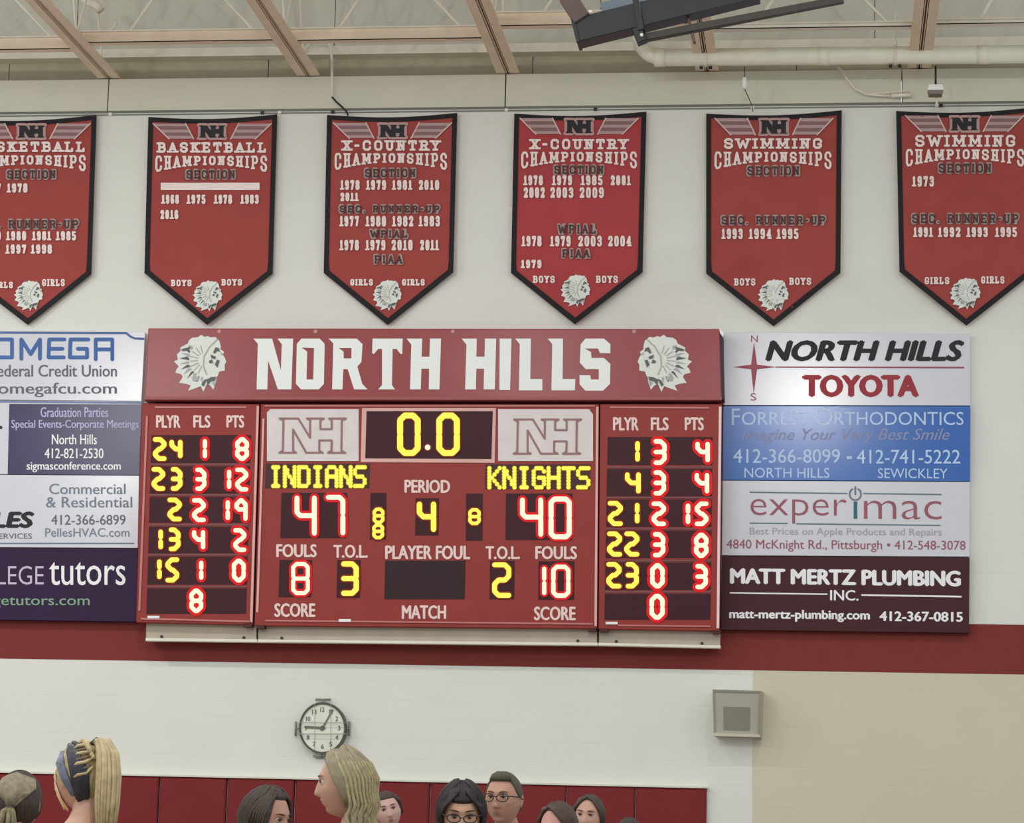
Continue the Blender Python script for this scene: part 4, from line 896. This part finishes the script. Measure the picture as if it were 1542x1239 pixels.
def person(label, cx, top, hpx, yaw, hair, hairfn, skin, shirt, pitch=0.0, roll=0.0, male=False, fem=True, eyes=True, glasses=False, brow=None, eyecol=(70, 50, 40), trou=(50, 52, 70), hl=0.010, lookdown=0):
    Dd = F*0.245/hpx*1.03; Yp = -27+Dd; T = P(cx, top, Yp); H = T.z
    hc = Vector((T.x, Yp, H-0.118-hl)); body_rot = Matrix.Rotation(math.radians(yaw), 4, 'Z')
    t = thing('person', label, 'person', (hc.x, hc.y, 0.0))
    hr = Matrix.Translation(hc) @ body_rot @ Matrix.Rotation(math.radians(roll), 4, 'Y') @ Matrix.Rotation(math.radians(pitch), 4, 'X')
    SK = mat('skin_' + '_'.join(map(str, skin)), skin, rough=0.55, var=0.04, scale=25); LP = mat('lips', (152, 104, 92), rough=0.5)
    v1, f1 = lattice(lambda a, e: surf(*sd(a, e)))
    mi = []
    for f in f1:
        c = sum((v1[i] for i in f), Vector())/4
        mi.append(1 if (c.y < -0.07 and abs(c.x) < 0.021*(1-abs(c.z+0.061)/0.022) and abs(c.z+0.061) < 0.010) else 0)
    v1 = [hr @ p for p in v1]
    # ears join the same mesh
    mb = MB(); mb.add(v1, f1); mb.mi = mi
    for s in (-1, 1):
        ev, ef = lattice(lambda a, e: Vector((s*(0.080 + 0.010*sd(a, e)[0]), 0.012 + 0.017*sd(a, e)[1] + 0.006*sd(a, e)[2], -0.004 + 0.031*sd(a, e)[2])), 12, 8)
        mb.add([hr @ p for p in ev], ef)
    V, E, R = body_parts(H, hc.z, male); bt = Matrix.Translation((hc.x, hc.y, 0)) @ body_rot @ Matrix.Translation((0, 0.03, 0))
    sv, sf = skin_mesh(V, E, R); mb.add([bt @ p for p in sv], sf)
    mb.build('body', [SK, LP], t, smooth=True)
    # clothes
    k = H/1.7; sw = 0.19*k if male else 0.165*k
    V2 = [(0,0,.90*k),(0,0,1.12*k),(0,.01,1.23*k),(0,.015,1.335*k),(0,.015,1.375*k)]; R2 = [(.16,.12),(.14,.11),(.165,.12),(.12,.085),(.075,.068)]; E2 = [(0,1),(1,2),(2,3),(3,4)]
    for s in (-1, 1):
        n = len(V2); V2 += [(s*sw,.015,1.315*k),(s*(sw+.05),.03,1.10*k),(s*(sw+.035),-.04,.90*k)]; R2 += [.068,.056,.045]; E2 += [(3,n),(n,n+1),(n+1,n+2)]
    sv, sf = skin_mesh(V2, E2, R2); mb = MB(); mb.add([bt @ p for p in sv], sf)
    mb.build('shirt', mat('shirt_' + '_'.join(map(str, shirt)), shirt, rough=0.8), t, smooth=True)
    V3 = [(0,0,.98*k),(0,0,.92*k)]; R3 = [(.15,.115),(.155,.12)]; E3 = [(0,1)]
    for s in (-1, 1): n = len(V3); V3 += [(s*.09,0,.86*k),(s*.10,-.01,.50*k),(s*.10,.02,.12*k)]; R3 += [.105,.078,.062]; E3 += [(1,n),(n,n+1),(n+1,n+2)]
    sv, sf = skin_mesh(V3, E3, R3); mb = MB(); mb.add([bt @ p for p in sv], sf); mb.build('trousers', mat('trousers_' + '_'.join(map(str, trou)), trou, rough=0.85), t, smooth=True)
    for s in (-1, 1):
        ev, ef = lattice(lambda a, e: bt @ Vector((s*.11 + .052*sd(a, e)[0], -.05 + .14*sd(a, e)[1], max(0.001, .045 + .05*sd(a, e)[2]))), 16, 10); link('shoe', ev, ef, SHOE, t, smooth=True)
    if eyes:
        for s in (-1, 1):
            c = Vector((s*0.031, -0.0795, 0.010)); mb = MB()
            ev, ef = lattice(lambda a, e: c + Vector(sd(a, e))*0.0125, 16, 12); mb.add([hr @ p for p in ev], ef, 0)
            ev, ef = lattice(lambda a, e: c + Vector((0, -0.0045, -0.001*lookdown)) + Vector(sd(a, e))*0.0090, 12, 8); mb.add([hr @ p for p in ev], ef, 1)
            mb.build('eye', [mat('eye_white', (190, 178, 168), rough=0.3), mat('iris_%d' % eyecol[0], eyecol, rough=0.3)], t, smooth=True)
            mb = MB(); mb.tube([hr @ (Vector((s*q, -0.0955+abs(q-0.03)*0.35, 0.0175-abs(q-0.031)*0.32))) for q in (0.017, 0.025, 0.032, 0.039, 0.046)], [0.0018, 0.0034, 0.0036, 0.0032, 0.0018], 6)
            mb.build('eyelid', mat('lash_dark', (78, 56, 48)), t, smooth=True)
            mb = MB(); mb.tube([hr @ (Vector((s*q, -0.1005+(q-0.012)**2*11, 0.036-abs(q-0.036)*0.16))) for q in (0.013, 0.022, 0.032, 0.042, 0.052)], [0.0014, 0.0026, 0.0028, 0.0022, 0.001], 6)
            mb.build('eyebrow', mat('brow_' + '_'.join(map(str, brow or hair)), brow or hair, rough=0.9), t, smooth=True)
    if glasses:
        mb = MB(); GL = BLACKM
        for s in (-1, 1):
            mb.tube([hr @ Vector((s*0.034 + 0.027*math.cos(a), -0.116 + 0.010*abs(math.cos(a)*s+1)*0.5, 0.007+0.018*math.sin(a))) for a in [2*math.pi*i/16 for i in range(17)]], 0.0024, 6, cap=False)
            mb.tube([hr @ Vector(q) for q in ((s*0.061, -0.108, 0.014), (s*0.078, -0.08, 0.014), (s*0.088, -0.02, 0.012), (s*0.090, 0.01, 0.004))], 0.0026, 6)
        mb.tube([hr @ Vector(q) for q in ((-0.008, -0.117, 0.010), (0, -0.121, 0.013), (0.008, -0.117, 0.010))], 0.0022, 6)
        mb.build('glasses', GL, t, smooth=True)
    hairfn(t, hr, mat('hair_' + '_'.join(map(str, hair)), hair, rough=0.6, var=0.16, scale=45), hair)
    return t, hr, hc
def sstep(a, b, x):
    t = min(1, max(0, (x-a)/(b-a))); return t*t*(3-2*t)
def cap_hair(t, hr, m, off=0.014, front=38, side_el=-35, back_el=-60, ridges=26, amp=0.002, part=0.0, name='hair', a0=48, a1=88):
    """hair shell: covers above a hairline which drops from forehead to nape."""
    def fn(a, e):
        aa = abs(a); line = front + (side_el-front)*sstep(a0, a1, aa) + (back_el-side_el)*sstep(95, 150, aa)
        p = surf(*sd(a, e), face=0.0); msk = sstep(line-4, line+5, e)
        o_ = off*(0.65+0.35*sstep(line, line+40, e)) + amp*math.sin(math.radians(a)*ridges + e*0.05) - part*gs(a, 5)*(e > 20)
        L = p.length
        return hr @ (p * (1 + (o_*msk - 0.02*(1-msk))/L))
    v, f = lattice(fn, 120, 56); return link(name, v, f, m, t, smooth=True)
def on_head(az, el, off): 
    p = surf(*sd(az, el), face=0.0); return p*(1+off/p.length)
def locks(t, hr, m, paths, r=0.008, name='hair_lock', n=6, single=True):
    mb = MB()
    for p in paths:
        k = len(p); mb.tube([hr @ Vector(q) for q in p], [r*(0.65+0.5*math.sin(math.pi*min(1, (i+0.8)/(k+0.2)))) for i in range(k)], n)
    return mb.build(name, m, t, smooth=True)
def long_locks(side, n, length, spread=0.02, az0=60, az1=170, off=0.016, fwd=0.0, out=0.0):
    L = []; n = int(n*1.9)
    for i in range(n):
        az = side*(az0 + (az1-az0)*(i+random.random()*.6)/n); p = []
        jt = random.uniform(-.003, .004)
        for e in (80, 66, 50, 35, 18, 2, -16): p.append(on_head(az*(0.70+0.30*(80-e)/96), e, off + jt))
        b = p[-1].copy()
        for s in range(1, 7):
            z = -length*s/6; w_ = 0.010*math.sin(s*1.3+i)
            p.append(Vector((b.x*(1+out*s/6)+w_+random.uniform(-.004, .004), b.y*(1-0.15*s/6) - fwd*s/6 + w_*.6, b.z + z)))
        L.append(p)
    return L

SKIN1 = (178, 134, 114); SKIN2 = (184, 144, 122)
# 1: olive-brown ponytail, seen from behind
def h1(t, hr, m, c):
    cap_hair(t, hr, m, 0.012, 40, -30, -75, 34, 0.0025)
    tie = on_head(178, -8, 0.02)
    P_ = []
    for i in range(26):
        az = 100 + i*160/26; P_.append([on_head(az, 62 - abs(az-180)*0.25, .014), on_head(az*.8+36, 40-abs(az-180)*.2, .018), on_head(az*.5+90, 15, .020), tie + Vector((random.uniform(-.01, .01), 0, random.uniform(-.008, .008)))])
    locks(t, hr, mat('hair_light_olive', (128, 118, 96), rough=0.55, var=0.25, scale=50), P_, 0.007)
    locks(t, hr, mat('hair_tie_dark', (44, 38, 34)), [[tie+Vector((-.014, .006, 0)), tie+Vector((0, .016, 0)), tie+Vector((.014, .006, 0))]], 0.012, 'hair_tie')
    Q = []
    for i in range(22):
        a = i*0.9; r = 0.006+0.016*random.random(); o_ = Vector((math.cos(a)*r, math.sin(a)*r*.6, 0)); Q.append([tie+Vector((0, .012, 0))+o_*.5, tie+Vector((0, .035, -.012))+o_*1.2, tie+Vector((0, .045, -.06))+o_*1.9, tie+Vector((0, .035, -.13))+o_*1.9, tie+Vector((0, .03, -.2))+o_*1.2])
    locks(t, hr, mat('hair_pony_olive', (116, 106, 76), rough=0.55, var=0.3, scale=50), Q, 0.008, 'ponytail')
person('person with olive-brown hair in a low ponytail at the bottom left corner, seen from behind', 31, 1158, 98, 184, (66, 56, 50), h1, SKIN1, (120, 110, 100), eyes=False, hl=0.016)
# 2: tall blonde ponytail with dark headband
def h2(t, hr, m, c):
    cap_hair(t, hr, m, 0.012, 42, -22, -58, 30, 0.002)
    dk = mat('hair_slate_streak', (50, 48, 56), rough=0.45, var=0.35, scale=40); bl = mat('hair_blue_grey', (104, 106, 122), rough=0.4, var=0.2, scale=40)
    tie = on_head(172, 48, 0.03)
    A = []
    for i in range(14):
        s = i/13; A.append([on_head(78+s*26, 56-s*4, .016), on_head(100+s*26, 36-s*4, .021), on_head(118+s*28, 6, .0215), on_head(130+s*28, -28, .018), on_head(144+s*18, -50, .010)])
    locks(t, hr, dk, A, 0.0085, 'dark_band')
    B = []
    for i in range(7):
        s = i/6; B.append([on_head(62+s*10, 40, .014), on_head(80+s*12, 18, .02), on_head(98+s*12, -4, .019), on_head(118+s*10, -30, .014)])
    locks(t, hr, bl, B, 0.006, 'blue_streak')
    C = []
    for i in range(9):
        s = i/8; C.append([on_head(128+s*30, 66-s*30, .02), on_head(140+s*20, 60-s*34, .026), on_head(158+s*12, 48-s*22, .03), tie])
    locks(t, hr, m, C, 0.0085)
    bg = mat('hair_gap_shade', (104, 90, 70), rough=0.6, var=0.2)  # shade in the gaps between braids painted as thin brown tubes
    locks(t, hr, bg, [[on_head(112+3*k, 50-k*15, .019), on_head(122+3*k, 54-k*15, .023), on_head(134+3*k, 56-k*15, .024), on_head(150+2*k, 56-k*13, .022)] for k in range(4)], 0.0042, 'braid_gap')
    locks(t, hr, m, [[on_head(112+3*k, 43-k*15, .018), on_head(122+3*k, 47-k*15, .024), on_head(136+3*k, 49-k*15, .026), on_head(152+2*k, 49-k*12, .022)] for k in range(4)], 0.0062, 'braid')
    locks(t, hr, dk, [[on_head(70+4*k, 66, .014), on_head(96+4*k, 60-k, .019), on_head(112+4*k, 50-2*k, .021)] for k in range(5)], 0.006, 'dark_band')
    locks(t, hr, mat('hair_tie_dark', (44, 38, 34)), [[tie+Vector((-.02, 0, .012)), tie+Vector((0, .008, .018)), tie+Vector((.02, 0, .0))]], 0.010, 'hair_tie')
    Q = []
    for i in range(70):
        a = i*2.4; r = 0.036*math.sqrt((i+1)/70); o_ = Vector((math.cos(a)*r*.9, math.sin(a)*r*1.15, 0))
        Q.append([tie+o_*.3, tie+Vector((-.004, .035, .018))+o_*.7, tie+Vector((-.008, .064, -.03))+o_, tie+Vector((-.008, .074, -.11))+o_*1.15, tie+Vector((-.008, .074, -.20))+o_*1.15, tie+Vector((-.008, .074, -.30))+o_*0.9])
    locks(t, hr, mat('hair_pony_blonde', (178, 162, 122), rough=0.5, var=0.22, scale=30), Q, 0.0062, 'ponytail')
    locks(t, hr, mat('hair_pale_strand', (216, 194, 150)), [[on_head(52, 10, .01), on_head(58, -20, .012), on_head(62, -45, .016), on_head(66, -62, .02)], [on_head(60, -10, .01), on_head(66, -38, .012), on_head(70, -60, .016)], [on_head(50, 26, .006), on_head(54, 0, .010), on_head(60, -30, .014), on_head(60, -55, .024)]], 0.003, 'loose_strand')
person('person with a long pale blonde high ponytail streaked dark slate, standing left', 127, 1111, 108, -128, (176, 160, 120), h2, SKIN2, (225, 220, 212), eyes=True, brow=(150, 125, 95), hl=0.020)
# 3: dark haired woman turned right
def h3(t, hr, m, c):
    cap_hair(t, hr, m, 0.017, 46, -40, -75, 30, 0.002, a0=55, a1=95)
    locks(t, hr, m, long_locks(-1, 14, .26, az0=62, az1=176) + long_locks(1, 12, .26, az0=72, az1=176), 0.0062)
    locks(t, hr, m, [[on_head(az_, 60, .012), on_head(az_+18, 38, .018), on_head(az_+30, 12, .02), on_head(az_+34, -12, .02)] for az_ in range(36, 66, 5)] + [[on_head(-az_, 60, .012), on_head(-az_-18, 38, .018), on_head(-az_-30, 12, .02), on_head(-az_-34, -12, .02)] for az_ in range(36, 66, 5)], 0.008)
person('woman with long dark brown hair turned to the right, left of the blonde woman', 402, 1182, 96, 66, (62, 52, 45), h3, SKIN1, (70, 60, 70), pitch=8, brow=(60, 44, 38), hl=0.018)
# 4: blonde woman in profile
def h4(t, hr, m, c):
    cap_hair(t, hr, m, 0.018, 44, -20, -75, 34, 0.002, a0=58, a1=112)
    L = []
    for s in (-1, 1):
        for az_ in range(4, 90, 4):
            f = az_/90; L.append([on_head(s*(20+70*f), 72, .018), on_head(s*(34+66*f), 54, .024), on_head(s*(54+60*f), 34, .027), on_head(s*(72+56*f), 12, .028), on_head(s*(84+56*f), -10, .028), on_head(s*(90+56*f), -30, .032)])
        L += long_locks(s, 20, .17, az0=98, az1=178, off=.025, out=.16)
    locks(t, hr, m, L, 0.0068)
    L2 = []
    for i in range(22):
        s = -1 if i % 2 else 1; az_ = 96+i*3.4; b = on_head(s*az_, -12, .033)
        L2.append([on_head(s*(az_-26), 52, .027), on_head(s*(az_-14), 30, .031), on_head(s*(az_-5), 8, .033), b, b+Vector((.010*math.sin(i), .01, -.04)), b+Vector((-.010*math.sin(i), -.008, -.08)), b+Vector((.008*math.cos(i), .008, -.125)), b+Vector((0, -.004, -.16))])
    locks(t, hr, mat('hair_gold_highlight', (156, 143, 108), rough=0.65, var=0.2, scale=50), L2, 0.0058)
    locks(t, hr, mat('hair_gold_highlight', (178, 162, 116)), [[Vector((.03-.012*i, -.085+.008*i, -.150+.002*i)), Vector((.045-.014*i, -.095+.010*i, -.18)), Vector((.05-.012*i, -.08+.01*i, -.24))] for i in range(6)], 0.010)
person('blonde woman in left-facing profile with wavy shoulder-length hair, below the clock', 522, 1124, 103, -80, (134, 124, 98), h4, SKIN2, (120, 100, 90), roll=0, pitch=2, brow=(130, 105, 80), hl=0.024)
# 5: person behind the blonde woman
def h5(t, hr, m, c):
    cap_hair(t, hr, m, 0.010, 36, -25, -60, 24, 0.0015); locks(t, hr, m, [[on_head(60+4*i, 50-3*i, .012), on_head(74+4*i, 20, .016), on_head(84+3*i, -14, .014)] for i in range(6)], 0.008)
person('dark-haired person half hidden right behind the blonde woman', 585, 1190, 60, 14, (66, 50, 46), h5, (188, 150, 138), (90, 70, 80), roll=-14, brow=(80, 58, 50))
# 6: woman with long black hair, head bowed
def h6(t, hr, m, c):
    cap_hair(t, hr, m, 0.018, 30, -30, -75, 30, 0.0015)
    L = []
    for s in (-1, 1):
        for az_ in range(4, 70, 4): L.append([on_head(s*(az_*.4+8), 80, .012), on_head(s*(az_*.6+16), 50, .019), on_head(s*(az_*.5+46), 20, .022), on_head(s*(az_*.4+66), -6, .024)])
        L += long_locks(s, 18, .30, az0=66, az1=176, off=.02, out=.1)
    locks(t, hr, m, L, 0.0066)
person('woman with long black hair, glasses and bowed head, beside the man', 696, 1173, 92, 10, (42, 37, 34), h6, (190, 150, 124), (40, 38, 40), pitch=16, glasses=True, brow=(50, 38, 34), hl=0.02, lookdown=3)
# 7: man with glasses
def h7(t, hr, m, c):
    cap_hair(t, hr, m, 0.011, 42, 2, -40, 40, 0.0012)
    locks(t, hr, m, [[on_head(a, 44, .006), on_head(a*.95, 56, .014), on_head(a*.8, 70, .014)] for a in range(-54, 55, 9)], 0.008)
tm, hrm, hcm = person('man with short brown hair, dark glasses and a pale collar', 760, 1162, 82, -14, (74, 68, 54), h7, (172, 130, 108), (96, 92, 100), male=True, glasses=True, brow=(84, 66, 52))
mb = MB()
for s in (-1, 1):
    mb.tube([(hcm.x+s*.075, hcm.y+.03, hcm.z-.14), (hcm.x+s*.06, hcm.y-.04, hcm.z-.155), (hcm.x+s*.015, hcm.y-.085, hcm.z-.18)], 0.014, 8)
mb.build('collar', mat('collar_blue_grey', (150, 152, 165)), tm, smooth=True)
# 8, 9: two girls
def h8(t, hr, m, c):
    cap_hair(t, hr, m, 0.012, 50, -30, -70, 28, 0.0015, a0=56, a1=96); locks(t, hr, m, [[on_head(a*.3, 60, .012), on_head(30+a, 48, .014), on_head(60+a, 18, .015), on_head(76+a, -15, .014)] for a in range(0, 34, 5)] + [[on_head(-a*.3, 60, .012), on_head(-30-a, 48, .014), on_head(-60-a, 18, .015), on_head(-76-a, -15, .014)] for a in range(0, 34, 5)], 0.008)
person('brown-haired girl looking down to the left, in front of the other girl', 843, 1206, 76, -32, (72, 56, 48), h8, (186, 140, 126), (80, 60, 66), pitch=12, brow=(80, 58, 50), lookdown=3)
person('dark-haired girl facing the camera, just right of the girl looking down', 888, 1196, 66, -10, (66, 56, 48), h8, (182, 142, 122), (90, 80, 70), roll=3, brow=(70, 52, 44))
def h10(t, hr, m, c): cap_hair(t, hr, m, 0.016, 30, -30, -70, 28, 0.0015)
person('dark-haired person of whom only the top of the head shows, rightmost of the people', 948, 1232, 62, 0, (58, 48, 46), h10, SKIN1, (60, 50, 50), brow=(60, 44, 40))
